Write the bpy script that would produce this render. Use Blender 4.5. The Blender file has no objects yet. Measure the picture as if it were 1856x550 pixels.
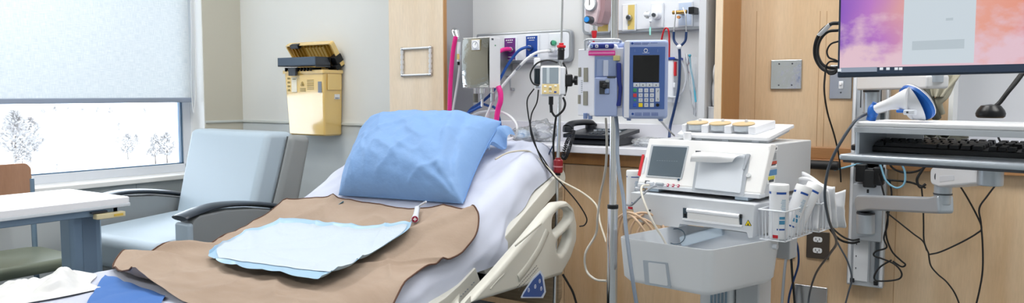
SKY, LAMP, EXPO = 5.2, 24, 0.2
import bpy, bmesh, math, random
from mathutils import Vector, Matrix, Euler, noise
random.seed(7)
PI = math.pi
sc = bpy.context.scene
COL = sc.collection
V = Vector

# ---------------------------------------------------------------- camera
EYE = V((0, 0, 1.2)); FL = 1400.0; YAW = math.radians(34.6); PITCH = math.atan(105 / 1400)
FH = V((-math.sin(YAW), math.cos(YAW), 0)); RT = V((math.cos(YAW), math.sin(YAW), 0))
FW = FH * math.cos(PITCH) - V((0, 0, 1)) * math.sin(PITCH)
UP = FH * math.sin(PITCH) + V((0, 0, 1)) * math.cos(PITCH)
cd = bpy.data.cameras.new('camera'); cam = bpy.data.objects.new('camera', cd); COL.objects.link(cam)
cd.sensor_width = 36; cd.sensor_fit = 'HORIZONTAL'; cd.lens = FL / 1856 * 36; cd.clip_start = 0.05; cd.clip_end = 3000
R3 = Matrix((RT, UP, -FW)).transposed()
cam.matrix_world = Matrix.Translation(EYE) @ R3.to_4x4()
sc.camera = cam

def ray(x, y):
    return FW + RT * ((x - 928) / FL) + UP * ((275 - y) / FL)

class Fr:
    """a place's own axes: origin and yaw"""
    def __init__(s, o=(0, 0, 0), yaw=0.0):
        s.M = Matrix.Translation(V(o)) @ Matrix.Rotation(yaw, 4, 'Z'); s.I = s.M.inverted(); s.o = V(o); s.yaw = yaw
    def hit(s, x, y, axis, val):
        o = s.I @ EYE; d = s.I.to_3x3() @ ray(x, y); i = 'XYZ'.index(axis)
        return o + d * ((val - o[i]) / d[i])
W0 = Fr()
def onY(x, y, Y): return W0.hit(x, y, 'Y', Y)
def onX(x, y, X): return W0.hit(x, y, 'X', X)
def onZ(x, y, Z): return W0.hit(x, y, 'Z', Z)
def onF(x, y, f):
    d = ray(x, y); return EYE + d * (f / d.dot(FH))

# ---------------------------------------------------------------- materials
def lin(c):
    if isinstance(c, str):
        c = c.lstrip('#'); c = [int(c[i:i + 2], 16) / 255 for i in (0, 2, 4)]
    return tuple((v / 12.92 if v <= 0.04045 else ((v + 0.055) / 1.055) ** 2.4) for v in c) + (1,)
MATS = {}
def mat(name, col='#808080', rough=0.5, metal=0.0, bump=None, var=None, emit=None, coat=0, alpha=None, spec=None, sub=0, trans=0, ior=1.45, aniso=0):
    if name in MATS: return MATS[name]
    m = bpy.data.materials.new(name); m.use_nodes = True; nt = m.node_tree; N = nt.nodes; L = nt.links
    b = N['Principled BSDF']; b.inputs['Base Color'].default_value = lin(col); b.inputs['Roughness'].default_value = rough
    b.inputs['Metallic'].default_value = metal; b.inputs['IOR'].default_value = ior
    if coat: b.inputs['Coat Weight'].default_value = coat; b.inputs['Coat Roughness'].default_value = 0.1
    if coat >= 1: b.inputs['Coat IOR'].default_value = 1.9
    if spec is not None: b.inputs['Specular IOR Level'].default_value = spec
    if trans: b.inputs['Transmission Weight'].default_value = trans
    if alpha is not None: b.inputs['Alpha'].default_value = alpha
    if emit: b.inputs['Emission Color'].default_value = lin(emit[0]); b.inputs['Emission Strength'].default_value = emit[1]
    if bump or var:
        tc = N.new('ShaderNodeTexCoord')
    if var:   # (colour2, scale, (sx,sy,sz), contrast)
        c2, s, st, ct = var
        mp = N.new('ShaderNodeMapping'); mp.inputs['Scale'].default_value = st; L.new(tc.outputs['Object'], mp.inputs['Vector'])
        nz = N.new('ShaderNodeTexNoise'); nz.inputs['Scale'].default_value = s; nz.inputs['Detail'].default_value = 5; L.new(mp.outputs[0], nz.inputs['Vector'])
        rp = N.new('ShaderNodeMapRange'); rp.inputs[1].default_value = 0.5 - ct; rp.inputs[2].default_value = 0.5 + ct; L.new(nz.outputs['Fac'], rp.inputs[0])
        mx = N.new('ShaderNodeMix'); mx.data_type = 'RGBA'; mx.inputs[6].default_value = lin(col); mx.inputs[7].default_value = lin(c2)
        L.new(rp.outputs[0], mx.inputs[0]); L.new(mx.outputs[2], b.inputs['Base Color'])
    if bump:  # (scale, strength, (sx,sy,sz), distance)
        s, st, ax, ds = bump
        mp = N.new('ShaderNodeMapping'); mp.inputs['Scale'].default_value = ax; L.new(tc.outputs['Object'], mp.inputs['Vector'])
        nz = N.new('ShaderNodeTexNoise'); nz.inputs['Scale'].default_value = s; nz.inputs['Detail'].default_value = 4; L.new(mp.outputs[0], nz.inputs['Vector'])
        bp = N.new('ShaderNodeBump'); bp.inputs['Strength'].default_value = st; bp.inputs['Distance'].default_value = ds
        L.new(nz.outputs['Fac'], bp.inputs['Height']); L.new(bp.outputs[0], b.inputs['Normal'])
    MATS[name] = m
    return m

def wood(name, c1, c2, ax=(6, 6, 0.7), sc_=1.6, rough=0.38):
    m = mat(name, c1, rough, var=(c2, sc_, ax, 0.22), coat=0.15)
    nt = m.node_tree; N = nt.nodes; L = nt.links; b = N['Principled BSDF']
    mx = [n for n in N if n.bl_idname == 'ShaderNodeMix'][0]; tc = [n for n in N if n.bl_idname == 'ShaderNodeTexCoord'][0]
    mp = N.new('ShaderNodeMapping'); mp.inputs['Scale'].default_value = tuple(a * 9 for a in ax); L.new(tc.outputs['Object'], mp.inputs['Vector'])
    nz = N.new('ShaderNodeTexNoise'); nz.inputs['Scale'].default_value = 3; nz.inputs['Detail'].default_value = 6; L.new(mp.outputs[0], nz.inputs['Vector'])
    m2 = N.new('ShaderNodeMix'); m2.data_type = 'RGBA'; m2.blend_type = 'MULTIPLY'; m2.inputs[0].default_value = 0.22
    L.new(mx.outputs[2], m2.inputs[6]); L.new(nz.outputs['Color'], m2.inputs[7])
    hs = N.new('ShaderNodeHueSaturation'); hs.inputs['Saturation'].default_value = 0.0; L.new(nz.outputs['Color'], hs.inputs['Color']); hs.inputs['Value'].default_value = 1.5
    L.new(hs.outputs[0], m2.inputs[7]); L.new(m2.outputs[2], b.inputs['Base Color'])
    return m

def clear_film(name, col, gloss=0.25, opac=0.15, rough=0.1):
    m = bpy.data.materials.new(name); m.use_nodes = True; nt = m.node_tree; N = nt.nodes; L = nt.links; N.remove(N['Principled BSDF'])
    t = N.new('ShaderNodeBsdfTransparent'); t.inputs[0].default_value = lin(col)
    g = N.new('ShaderNodeBsdfGlossy'); g.inputs['Roughness'].default_value = rough
    d = N.new('ShaderNodeBsdfDiffuse'); d.inputs[0].default_value = lin(col)
    lw = N.new('ShaderNodeFresnel'); lw.inputs[0].default_value = 1.45
    a = N.new('ShaderNodeMixShader'); a.inputs[0].default_value = opac; L.new(t.outputs[0], a.inputs[1]); L.new(d.outputs[0], a.inputs[2])
    b = N.new('ShaderNodeMixShader'); L.new(a.outputs[0], b.inputs[1]); L.new(g.outputs[0], b.inputs[2])
    mm = N.new('ShaderNodeMath'); mm.operation = 'MULTIPLY'; mm.inputs[1].default_value = 1 + gloss * 4; L.new(lw.outputs[0], mm.inputs[0]); L.new(mm.outputs[0], b.inputs[0])
    L.new(b.outputs[0], N['Material Output'].inputs[0]); MATS[name] = m
    return m

# ---------------------------------------------------------------- shapes (each returns a temporary bmesh)
def finish(bm, ang=0.6):
    bmesh.ops.recalc_face_normals(bm, faces=bm.faces)
    for f in bm.faces: f.smooth = True
    for e in bm.edges:
        if len(e.link_faces) == 2 and e.calc_face_angle(0) > ang: e.smooth = False
    return bm
def s_box(lo, hi, bev=0, seg=2):
    bm = bmesh.new(); bmesh.ops.create_cube(bm, size=1)
    for v in bm.verts: v.co = V([(lo[i] + hi[i]) / 2 + v.co[i] * abs(hi[i] - lo[i]) for i in range(3)])
    if bev: bmesh.ops.bevel(bm, geom=bm.edges[:] , offset=bev, segments=seg, affect='EDGES', profile=0.5, clamp_overlap=True)
    return finish(bm, 0.9 if bev and seg > 1 else 0.5)
def fillet(pts, r, seg=5):
    out = []; n = len(pts)
    for i in range(n):
        p = V(pts[i][:2]); a = V(pts[i - 1][:2]); b = V(pts[(i + 1) % n][:2]); rr = pts[i][2] if len(pts[i]) > 2 else r
        da = (a - p); db = (b - p); la, lb = da.length, db.length
        if rr <= 0 or la < 1e-6 or lb < 1e-6: out.append(p); continue
        da /= la; db /= lb; c = max(-1, min(1, da.dot(db))); th = math.acos(c)
        t = min(rr / max(math.tan(th / 2), 1e-3), la * 0.49, lb * 0.49)
        p0 = p + da * t; p1 = p + db * t
        for k in range(seg + 1):
            u = k / seg; out.append(p0 * (1 - u) ** 2 + p * 2 * u * (1 - u) + p1 * u * u)
    return out
def s_plate(outline, th, holes=(), bev=0, seg=2, r=0, rs=5):
    """outline in local XY, extruded along +Z by th"""
    bm = bmesh.new(); loops = [fillet(outline, r, rs) if r is not None else [V(p[:2]) for p in outline]] + [fillet(h, (r or 0), rs) for h in holes]
    edges = []
    for lp in loops:
        vs = [bm.verts.new((p.x, p.y, 0)) for p in lp]
        edges += [bm.edges.new((vs[i], vs[(i + 1) % len(vs)])) for i in range(len(vs))]
    if holes: bmesh.ops.triangle_fill(bm, use_beauty=True, use_dissolve=False, edges=edges, normal=(0, 0, 1))
    else: bm.faces.new(bm.verts[:])
    ex = bmesh.ops.extrude_face_region(bm, geom=bm.faces[:])
    for v in [g for g in ex['geom'] if isinstance(g, bmesh.types.BMVert)]: v.co.z += th
    bmesh.ops.recalc_face_normals(bm, faces=bm.faces)
    if bev:
        es = [e for e in bm.edges if len(e.link_faces) == 2 and abs(e.verts[0].co.z - e.verts[1].co.z) < 1e-7 and e.calc_face_angle(0) > 1.2]
        bmesh.ops.bevel(bm, geom=es, offset=bev, segments=seg, affect='EDGES', profile=0.5, clamp_overlap=True)
    return finish(bm, 0.65)
def s_cyl(p0, p1, r0, r1=None, n=20, bev=0, cap=True):
    p0, p1 = V(p0), V(p1); r1 = r0 if r1 is None else r1; h = (p1 - p0).length
    bm = bmesh.new(); bmesh.ops.create_cone(bm, cap_ends=cap, cap_tris=False, segments=n, radius1=r0, radius2=r1, depth=h)
    if bev:
        es = [e for e in bm.edges if len(e.link_faces) == 2 and abs(e.verts[0].co.z - e.verts[1].co.z) < 1e-7 and e.calc_face_angle(0) > 1]
        bmesh.ops.bevel(bm, geom=es, offset=bev, segments=3, affect='EDGES', profile=0.5, clamp_overlap=True)
    q = V((0, 0, 1)).rotation_difference((p1 - p0).normalized()).to_matrix().to_4x4()
    bmesh.ops.transform(bm, matrix=Matrix.Translation((p0 + p1) / 2) @ q, verts=bm.verts)
    return finish(bm, 0.6)
def s_lathe(prof, n=24):
    """prof: [(r, z), ...] around local Z"""
    bm = bmesh.new(); rings = []
    for r, z in prof:
        if r < 1e-6: rings.append([bm.verts.new((0, 0, z))])
        else: rings.append([bm.verts.new((r * math.cos(2 * PI * k / n), r * math.sin(2 * PI * k / n), z)) for k in range(n)])
    for a, b in zip(rings, rings[1:]):
        for k in range(n):
            k2 = (k + 1) % n
            if len(a) == 1 and len(b) == 1: continue
            if len(a) == 1: bm.faces.new((a[0], b[k], b[k2]))
            elif len(b) == 1: bm.faces.new((a[k], a[k2], b[0]))
            else: bm.faces.new((a[k], a[k2], b[k2], b[k]))
    for rg in (rings[0], rings[-1]):
        if len(rg) > 2: bm.faces.new(rg)
    return finish(bm, 0.7)
def smooth_path(pts, sub=6, closed=False):
    P = [V(p) for p in pts]; n = len(P)
    if n < 3: return P
    out = []
    rng = range(n if closed else n - 1)
    for i in rng:
        p1, p2 = P[i], P[(i + 1) % n]
        p0 = P[i - 1] if (i > 0 or closed) else p1 * 2 - p2
        p3 = P[(i + 2) % n] if (i + 2 < n or closed) else p2 * 2 - p1
        for k in range(sub):
            t = k / sub; out.append(0.5 * ((2 * p1) + (p2 - p0) * t + (2 * p0 - 5 * p1 + 4 * p2 - p3) * t * t + (3 * p1 - p0 - 3 * p2 + p3) * t ** 3))
    if not closed: out.append(P[-1])
    return out
def s_tube(pts, r, n=10, sub=6, closed=False, flat=1.0, rf=None, ref=None):
    P = smooth_path(pts, sub, closed) if sub > 1 else [V(p) for p in pts]
    bm = bmesh.new(); m = len(P)
    T = []
    for i in range(m):
        a = P[i - 1] if (i > 0 or closed) else P[i]; b = P[(i + 1) % m] if (i < m - 1 or closed) else P[i]
        d = b - a; T.append(d.normalized() if d.length > 1e-9 else V((0, 0, 1)))
    nrm = V(ref) if ref else (V((0, 0, 1)) if abs(T[0].z) < 0.9 else V((1, 0, 0)))
    nrm = (nrm - T[0] * nrm.dot(T[0])).normalized(); rings = []
    for i in range(m):
        if i:
            nrm = nrm - T[i] * nrm.dot(T[i]); nrm = nrm.normalized() if nrm.length > 1e-6 else T[i].orthogonal().normalized()
        bn = T[i].cross(nrm); rr = r * (rf(i / (m - 1)) if rf else 1)
        rings.append([bm.verts.new(P[i] + nrm * (math.cos(2 * PI * k / n) * rr * flat) + bn * (math.sin(2 * PI * k / n) * rr)) for k in range(n)])
    for i in range(m if closed else m - 1):
        a, b = rings[i], rings[(i + 1) % m]
        for k in range(n): bm.faces.new((a[k], a[(k + 1) % n], b[(k + 1) % n], b[k]))
    if not closed: bm.faces.new(rings[0]); bm.faces.new(rings[-1])
    return finish(bm, 1.2)
def s_grid(nu, nv, f):
    bm = bmesh.new(); g = [[bm.verts.new(f(i / nu, j / nv)) for j in range(nv + 1)] for i in range(nu + 1)]
    for i in range(nu):
        for j in range(nv): bm.faces.new((g[i][j], g[i + 1][j], g[i + 1][j + 1], g[i][j + 1]))
    for q in bm.faces: q.smooth = True
    return bm
def s_ball(c, r, n=16):
    bm = bmesh.new(); bmesh.ops.create_uvsphere(bm, u_segments=n, v_segments=max(6, n // 2), radius=1)
    rr = r if hasattr(r, '__len__') else (r, r, r)
    for v in bm.verts: v.co = V((v.co.x * rr[0] + c[0], v.co.y * rr[1] + c[1], v.co.z * rr[2] + c[2]))
    return finish(bm, 2)
def s_text(s, size, ext=0.0003, align='LEFT'):
    cu = bpy.data.curves.new('t', 'FONT'); cu.body = s; cu.size = size; cu.extrude = ext; cu.align_x = align; cu.align_y = 'CENTER'; cu.resolution_u = 2
    o = bpy.data.objects.new('t', cu); COL.objects.link(o); bpy.context.view_layer.update()
    me = o.to_mesh(); bm = bmesh.new(); bm.from_mesh(me); o.to_mesh_clear(); bpy.data.objects.remove(o); bpy.data.curves.remove(cu)
    return bm

def basis(o, x, y):
    """matrix with local X along x, local Y along y, at o"""
    x = V(x).normalized(); y = V(y); y = (y - x * y.dot(x)).normalized(); z = x.cross(y)
    m = Matrix((x, y, z)).transposed().to_4x4(); m.translation = V(o); return m
XZ = basis((0, 0, 0), (1, 0, 0), (0, 0, 1))      # local XY -> world XZ, +Z -> -Y (towards the room)

class B:
    def __init__(s): s.bm = bmesh.new(); s.mats = []
    def add(s, t, m, M=None):
        if M is not None: bmesh.ops.transform(t, matrix=M, verts=t.verts)
        if m not in s.mats: s.mats.append(m)
        i = s.mats.index(m)
        for f in t.faces: f.material_index = i
        me = bpy.data.meshes.new('t'); t.to_mesh(me); t.free(); s.bm.from_mesh(me); bpy.data.meshes.remove(me); return s
    def box(s, lo, hi, m, bev=0, seg=2, M=None): return s.add(s_box(lo, hi, bev, seg), m, M)
    def cyl(s, a, b, r, m, r1=None, n=20, bev=0, M=None): return s.add(s_cyl(a, b, r, r1, n, bev), m, M)
    def tube(s, p, r, m, M=None, **k): return s.add(s_tube(p, r, **k), m, M)
    def plate(s, o, th, m, M=None, **k): return s.add(s_plate(o, th, **k), m, M)
    def lathe(s, p, m, M=None, n=24): return s.add(s_lathe(p, n), m, M)
    def ball(s, c, r, m, n=16, M=None): return s.add(s_ball(c, r, n), m, M)
    def grid(s, nu, nv, f, m, M=None): return s.add(s_grid(nu, nv, f), m, M)
    def text(s, t, size, m, M, ext=0.0003, align='LEFT'): return s.add(s_text(t, size, ext, align), m, M)

def build(name, b, parent=None, world=False, solid=0, subd=0):
    """link a B as one mesh object; with world=True its points are world points"""
    if world and parent is not None:
        bmesh.ops.transform(b.bm, matrix=ROOTM[parent.name].inverted(), verts=b.bm.verts)
    me = bpy.data.meshes.new(name); b.bm.to_mesh(me); b.bm.free()
    for m in b.mats: me.materials.append(m)
    o = bpy.data.objects.new(name, me); COL.objects.link(o)
    if parent is not None: o.parent = parent; ROOTM[o.name] = ROOTM[parent.name]
    else: ROOTM[o.name] = Matrix.Identity(4)
    if solid:
        md = o.modifiers.new('Solidify', 'SOLIDIFY'); md.thickness = solid; md.offset = 0
    if len(me.polygons) < 8000 and not solid:
        md = o.modifiers.new('WeightedNormal', 'WEIGHTED_NORMAL'); md.keep_sharp = True; md.weight = 60
    if subd:
        md = o.modifiers.new('Subdivision', 'SUBSURF'); md.levels = subd; md.render_levels = subd
    return o
ROOTM = {}
def thing(name, label, cat, loc=(0, 0, 0), yaw=0.0, group=None):
    o = bpy.data.objects.new(name, None); COL.objects.link(o); o.empty_display_size = 0.05
    o.location = loc; o.rotation_euler = (0, 0, yaw); o['label'] = label; o['category'] = cat
    if group: o['group'] = group
    ROOTM[o.name] = Matrix.Translation(V(loc)) @ Matrix.Rotation(yaw, 4, 'Z')
    return o
def single(name, label, cat, b, group=None, solid=0, subd=0, kind=None):
    """a thing of one mesh (world points); its origin is moved to its base"""
    me_pts = [v.co.copy() for v in b.bm.verts]
    lo = V([min(p[i] for p in me_pts) for i in range(3)]); hi = V([max(p[i] for p in me_pts) for i in range(3)])
    c = V(((lo.x + hi.x) / 2, (lo.y + hi.y) / 2, lo.z)); bmesh.ops.translate(b.bm, vec=-c, verts=b.bm.verts)
    o = build(name, b, solid=solid, subd=subd); o.location = c; ROOTM[o.name] = Matrix.Translation(c)
    o['label'] = label; o['category'] = cat
    if group: o['group'] = group
    if kind: o['kind'] = kind
    return o
def struct(name, b):
    o = build(name, b); o['kind'] = 'structure'; return o
def pcb(x0, y0, x1, y1, Y): # two pixels on a plane Y=const -> (x0,z0),(x1,z1)
    a = onY(x0, y0, Y); c = onY(x1, y1, Y); return a, c
# ---------------------------------------------------------------- palette
mWall = mat('pale_grey_paint', '#dcdedc', 0.6, bump=(180, 0.08, (1, 1, 1), 0.002))
mWain = mat('blue_grey_wainscot', '#c3cacd', 0.5)
mPillar = mat('beige_paint', '#c4c1b4', 0.6)
mWhiteTrim = mat('white_trim_paint', '#eef0f0', 0.4)
mCeil = mat('ceiling_white', '#eeeeec', 0.8)
mFloor = mat('grey_vinyl_floor', '#8f9496', 0.35, var=('#7f868a', 6, (1, 1, 1), 0.2))
mMaple = wood('maple_veneer', '#dcc3a3', '#c6a47d')
mMapleL = wood('pale_maple_veneer', '#e6d6c0', '#dcc7aa', rough=0.35)
mMapleO = wood('orange_maple_edge_and_shade', '#b98a58', '#ab7b4a')
mRailW = wood('brown_wood_rail', '#b8875a', '#a2744a', ax=(0.7, 6, 6))
mLam = mat('grey_laminate', '#c9ccd2', 0.45)
mRecess = mat('recess_white_panel', '#dddfe0', 0.5)
mCounter = mat('pale_lilac_laminate', '#dfe0e8', 0.3)
mWhiteP = mat('white_plastic', '#e9ebef', 0.35)
mOffP = mat('cool_white_plastic', '#d5dae2', 0.4)
mGreyP = mat('grey_plastic', '#9aa2ab', 0.45)
mDarkP = mat('dark_grey_plastic', '#3b4048', 0.4)
mBlack = mat('black_plastic', '#101216', 0.35)
mRubber = mat('black_rubber', '#15171a', 0.55)
mChrome = mat('chrome', '#d9dbde', 0.12, 1.0)
mSteel = mat('brushed_steel', '#b9bcc0', 0.28, 1.0, bump=(60, 0.05, (1, 1, 30), 0.001))
mAlu = mat('silver_aluminium', '#b4b9c0', 0.38, 0.85)
mWhiteHose = mat('white_hose', '#e4e6ea', 0.4)
mPaper = mat('white_paper', '#f2f3f4', 0.7)
mRed = mat('red_plastic', '#c8202c', 0.35)
mDRed = mat('deep_red_plastic', '#8d1622', 0.25, coat=0.5)
mBlue = mat('navy_plastic', '#22347c', 0.35)
mGlass = clear_film('window_glass', '#fbfdff', 0.0, 0.0, 0.0)

YB = 3.05      # wood wall and painted wall
YC = 2.85      # front of the cabinet columns
YR = 3.08      # back of the recess
XL = -4.17     # window wall
CEIL = 2.75

# ---------------------------------------------------------------- shell
X1, Y0 = 2.6, -2.6
b = B(); b.box((XL - .4, Y0 - .1, -.1), (X1 + .1, YR + .5, 0), mFloor); struct('floor', b)
b = B(); b.box((XL - .4, Y0 - .1, CEIL), (X1 + .1, YR + .5, CEIL + .1), mCeil); struct('ceiling', b)
b = B(); b.box((XL - .4, Y0 - .1, 0), (X1 + .1, Y0, CEIL), mWall); struct('wall_front', b)
b = B(); b.box((X1, Y0, 0), (X1 + .1, YR + .5, CEIL), mWall); struct('wall_right', b)
# window wall: below, above, piers
WY0, WY1, WZ0, WZ1 = 0.75, 2.78, 0.745, 2.35
b = B()
b.box((XL - .3, Y0, 0), (XL, WY1, WZ0 - .02), mWain)
b.box((XL - .3, Y0, WZ1), (XL, WY1, CEIL), mWall)
b.box((XL - .3, Y0, WZ0 - .02), (XL, WY0, WZ1), mPillar)  # unseen pier, its width and beige set to darken the steel box's reflection
b.box((XL - .3, WY1, 0), (XL - .001, YB + .5, CEIL), mWhiteTrim)
struct('wall_left', b)
b = B(); b.box((XL - .0005, WY1 + .004, 0), (XL + .004, YB, CEIL), mPillar); struct('trim_1', b)
b = B(); b.box((XL - .003, 0.2, 0), (XL + .001, .204, WZ0 - .05), mGreyP)
for yy in (0.62, 1.5, 2.34): b.box((XL - .003, yy, 0), (XL + .0012, yy + .003, WZ0 - .05), mGreyP)
struct('trim_2', b)
# window frame, glass
b = B(); fx = -4.33
b.box((fx - .03, WY0, WZ0 - .02), (fx + .02, WY1, WZ0 + .03), mOffP, .004)
b.box((fx - .03, WY0, WZ1 - .04), (fx + .02, WY1, WZ1), mOffP, .004)
b.box((fx - .03, WY1 - .05, WZ0), (fx + .02, WY1, WZ1), mOffP, .004)
b.box((fx - .03, WY0, WZ0), (fx + .02, WY0 + .05, WZ1), mOffP, .004)
b.box((fx - .02, WY1 - .062, WZ0 + .03), (fx + .01, WY1 - .052, WZ1), mat('blue_grey_gasket', '#51708c', 0.4))
b.box((fx - .02, WY0 + .05, WZ0 + .03), (fx + .01, WY1 - .05, WZ0 + .036), mat('blue_grey_gasket'))
w = struct('window_1', b)
b = B(); b.box((fx - .006, WY0 + .05, WZ0 + .03), (fx - .001, WY1 - .05, WZ1 - .04), mGlass); p = build('window_pane', b, w)
b = B(); b.box((fx + .02, WY0, WZ0 - .045), (XL + .035, WY1, WZ0 - .018), mWhiteTrim, .004); build('window_sill', b, w)
# back wall pieces
b = B(); b.box((XL - .3, YB, 0), (-2.71, YB + .4, CEIL), mWall)
b.box((XL, YB - .0015, 0), (-2.71, YB, 1.025), mWain)
b.box((-2.71, YR, 0), (-1.03, YR + .4, CEIL), mRecess)
b.box((-1.03, YB, 0), (X1, YB + .4, 0.99), mMaple)
b.box((-1.03, YB, .99), (-.276, YB + .4, CEIL), mMaple)
b.box((-.262, YB + .17, .99), (X1, YB + .4, CEIL), mLam)
struct('wall_back', b)
b = B(); b.box((XL, YB - .010, 1.022), (-2.71, YB, 1.036), mat('grey_trim', '#c7ccca', .5), .002)
b.box((XL - .0, WY1 + .004, 1.022), (XL + .012, YB, 1.036), mat('grey_trim'), .002)
struct('trim_3', b)
# left cabinet column with wood front
b = B(); b.box((-2.71, YC + .018, 0), (-2.36, YR, CEIL), mat('mid_grey_laminate', '#a4a6aa', .45), .001); b.box((-2.712, YC, 0), (-2.359, YC + .018, CEIL), mMapleL, .001)
b.box((-2.362, YC - .0005, 0), (-2.355, YC + .019, CEIL), mMapleO)
struct('trim_4', b)
# partition and wood fin
b = B(); b.box((-1.10, YC, .9), (-1.073, YR, CEIL), mLam, .001); struct('trim_5', b)
b = B(); b.box((-1.036, YC, 0), (-1.008, YR, CEIL), mMapleL, .001); b.box((-1.008, YC + .001, 0), (-1.005, YB, CEIL), mMapleO); struct('trim_6', b)  # fin's side face has its shade put into the darker orange maple
# brown bumper rail and seams on the wood wall
b = B(); b.box((-1.003, YB - .022, .955), (X1 - .01, YB, 1.0), mRailW, .003); b.box((-1.003, YB - .030, .93), (X1 - .01, YB - .001, .955), mRailW, .002); struct('trim_7', b)
b = B(); mSeam = mat('dark_seam', '#ad8b66', .6)
def seam(x, y0, y1):
    a = onY(x, y0, YB); c = onY(x, y1, YB); b.box((a.x - .001, YB - .0008, c.z), (a.x + .001, YB, a.z), mSeam)
seam(1487, 20, 266); seam(1499, 20, 266); seam(1628, 300, 560); seam(1372, 20, 230)
struct('trim_8', b)
b = B(); b.box((-.276, YB + .0, 1.0), (-.262, YB + .17, CEIL), mWhiteTrim); b.box((-.262, YB + .0, .985), (X1 - .01, YB + .17, 1.0), mCounter); struct('trim_9', b)

# ---------------------------------------------------------------- counter in the recess
t = thing('counter_cabinet', 'pale maple base cabinet below the lilac white countertop in the headwall recess', 'cabinet', (-1.7, 2.95, 0))
b = B(); b.box((-2.355, YC + .03, .08), (-1.04, YR - .005, .951), mMaple, .002); build('body', b, t, world=True)
b = B(); b.box((-2.355, YC + .012, .90), (-1.04, YC + .03, .951), mMapleO, .001); build('top_rail', b, t, world=True)
b = B(); b.box((-2.355, YC + .012, .1), (-1.70, YC + .03, .897), mMaple, .002); build('door', b, t, world=True)
b = B(); b.box((-1.697, YC + .012, .1), (-1.04, YC + .03, .897), mMaple, .002); build('door', b, t, world=True)
b = B(); b.box((-2.357, 2.80, .952), (-1.038, YR - .001, .982), mCounter, .004, 3); b.box((-2.357, YR - .02, .982), (-1.104, YR - .001, 1.07), mCounter, .003)
single('countertop', 'pale lilac laminate countertop with low backsplash under the wall outlets', 'countertop', b)

# ---------------------------------------------------------------- outside
mSnow = mat('snow', '#f4f6fb', 0.9, bump=(3, .3, (1, 1, 1), .1))
b = B()
def snowf(u, v):
    x = -6 - u ** 2 * 1500; y = -500 + v * 1900
    return V((x, y, -12.0 + max(0, u - .45) * 30 + noise.noise(V((x * .01, y * .01, 0))) * 1.2))
b.grid(80, 90, snowf, mSnow); o = struct('ground_outside', b)
mTwig = mat('frosted_twigs', '#7b7672', 0.9, var=('#a9a7a6', .6, (1, 1, 1), .2))
mTrunk = mat('bare_trunk', '#5b524b', 0.9)
def tree(x, y, z, h, kind, label):
    t = thing('winter_tree', label, 'tree', (x, y, z), 0, 'snowy trees outside the window')
    b = B(); b.cyl((0, 0, -.4), (0, 0, h * .55), h * .025, mTrunk, r1=h * .008, n=8); build('trunk', b, t)
    b = B()
    for k in range(300):
        u = random.random(); zz = h * (.22 + .78 * u); rr = h * (.30 * (1 - u) + .03) if kind else h * .28 * math.sin(PI * min(1, .15 + u * .85))
        a = random.random() * 2 * PI; q = rr * math.sqrt(random.random())
        c = V((q * math.cos(a), q * math.sin(a), zz)); d = V((math.cos(a), math.sin(a), .5 if not kind else -.3)) * h * .07
        b.add(s_cyl(c, c + d, h * .026, h * .006, 4), mTwig)
    build('branches', b, t)
spots = [(30, 300, 14, 0), (55, 292, 12, 0), (41, 306, 8, 1), (22, 262, 12, 0), (232, 286, 7, 0), (247, 268, 5, 1), (282, 294, 8, 1), (303, 292, 8, 0), (150, 212, 9, 1), (178, 213, 10, 1), (200, 212, 9, 0), (100, 211, 11, 1), (124, 212, 9, 0), (78, 214, 10, 1), (262, 212, 9, 1), (216, 240, 6, 1), (214, 262, 3, 0), (104, 310, 2, 1)]
words = ['bare frosted tree, tallest of the near clump outside the window', 'small twiggy tree beside the tallest bare tree outside', 'low snowy fir at the edge of the window view', 'frosted bare tree behind the near clump at the edge of the window view', 'frosted bare tree standing mid-window with a small fir behind it', 'small fir just behind the frosted bare tree standing mid-window', 'snowy fir beside the bare tree that stands by the window jamb', 'frosted bare tree nearest the window jamb, beside a fir', 'far snowy fir midway along the horizon', 'far fir between the midway fir and a bare tree on the horizon', 'far bare tree on the horizon, nearer the jamb than the midway firs', 'tallest far fir on the snowy horizon', 'thin far bare tree between two horizon firs', 'far fir above the near bare clump', 'far fir nearest the jamb on the horizon', 'small far fir below the horizon row', 'tiny bare shrub poking from the snow outside', 'tiny fir poking from the snow close to the window ledge']
for (x, y, h, k), wd in zip(spots, words):
    p = onZ(x, y, -11.8); tree(p.x, p.y, -12.0, h * (.72 if y > 245 else .6), k, wd)
b = B(); 
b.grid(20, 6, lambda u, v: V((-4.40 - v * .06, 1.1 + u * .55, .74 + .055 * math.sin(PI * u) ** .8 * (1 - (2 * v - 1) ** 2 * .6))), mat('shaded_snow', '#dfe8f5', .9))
single('snow_drift', 'small bluish snow drift lying on the ledge outside the glass', 'snow', b, kind='stuff')

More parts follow.
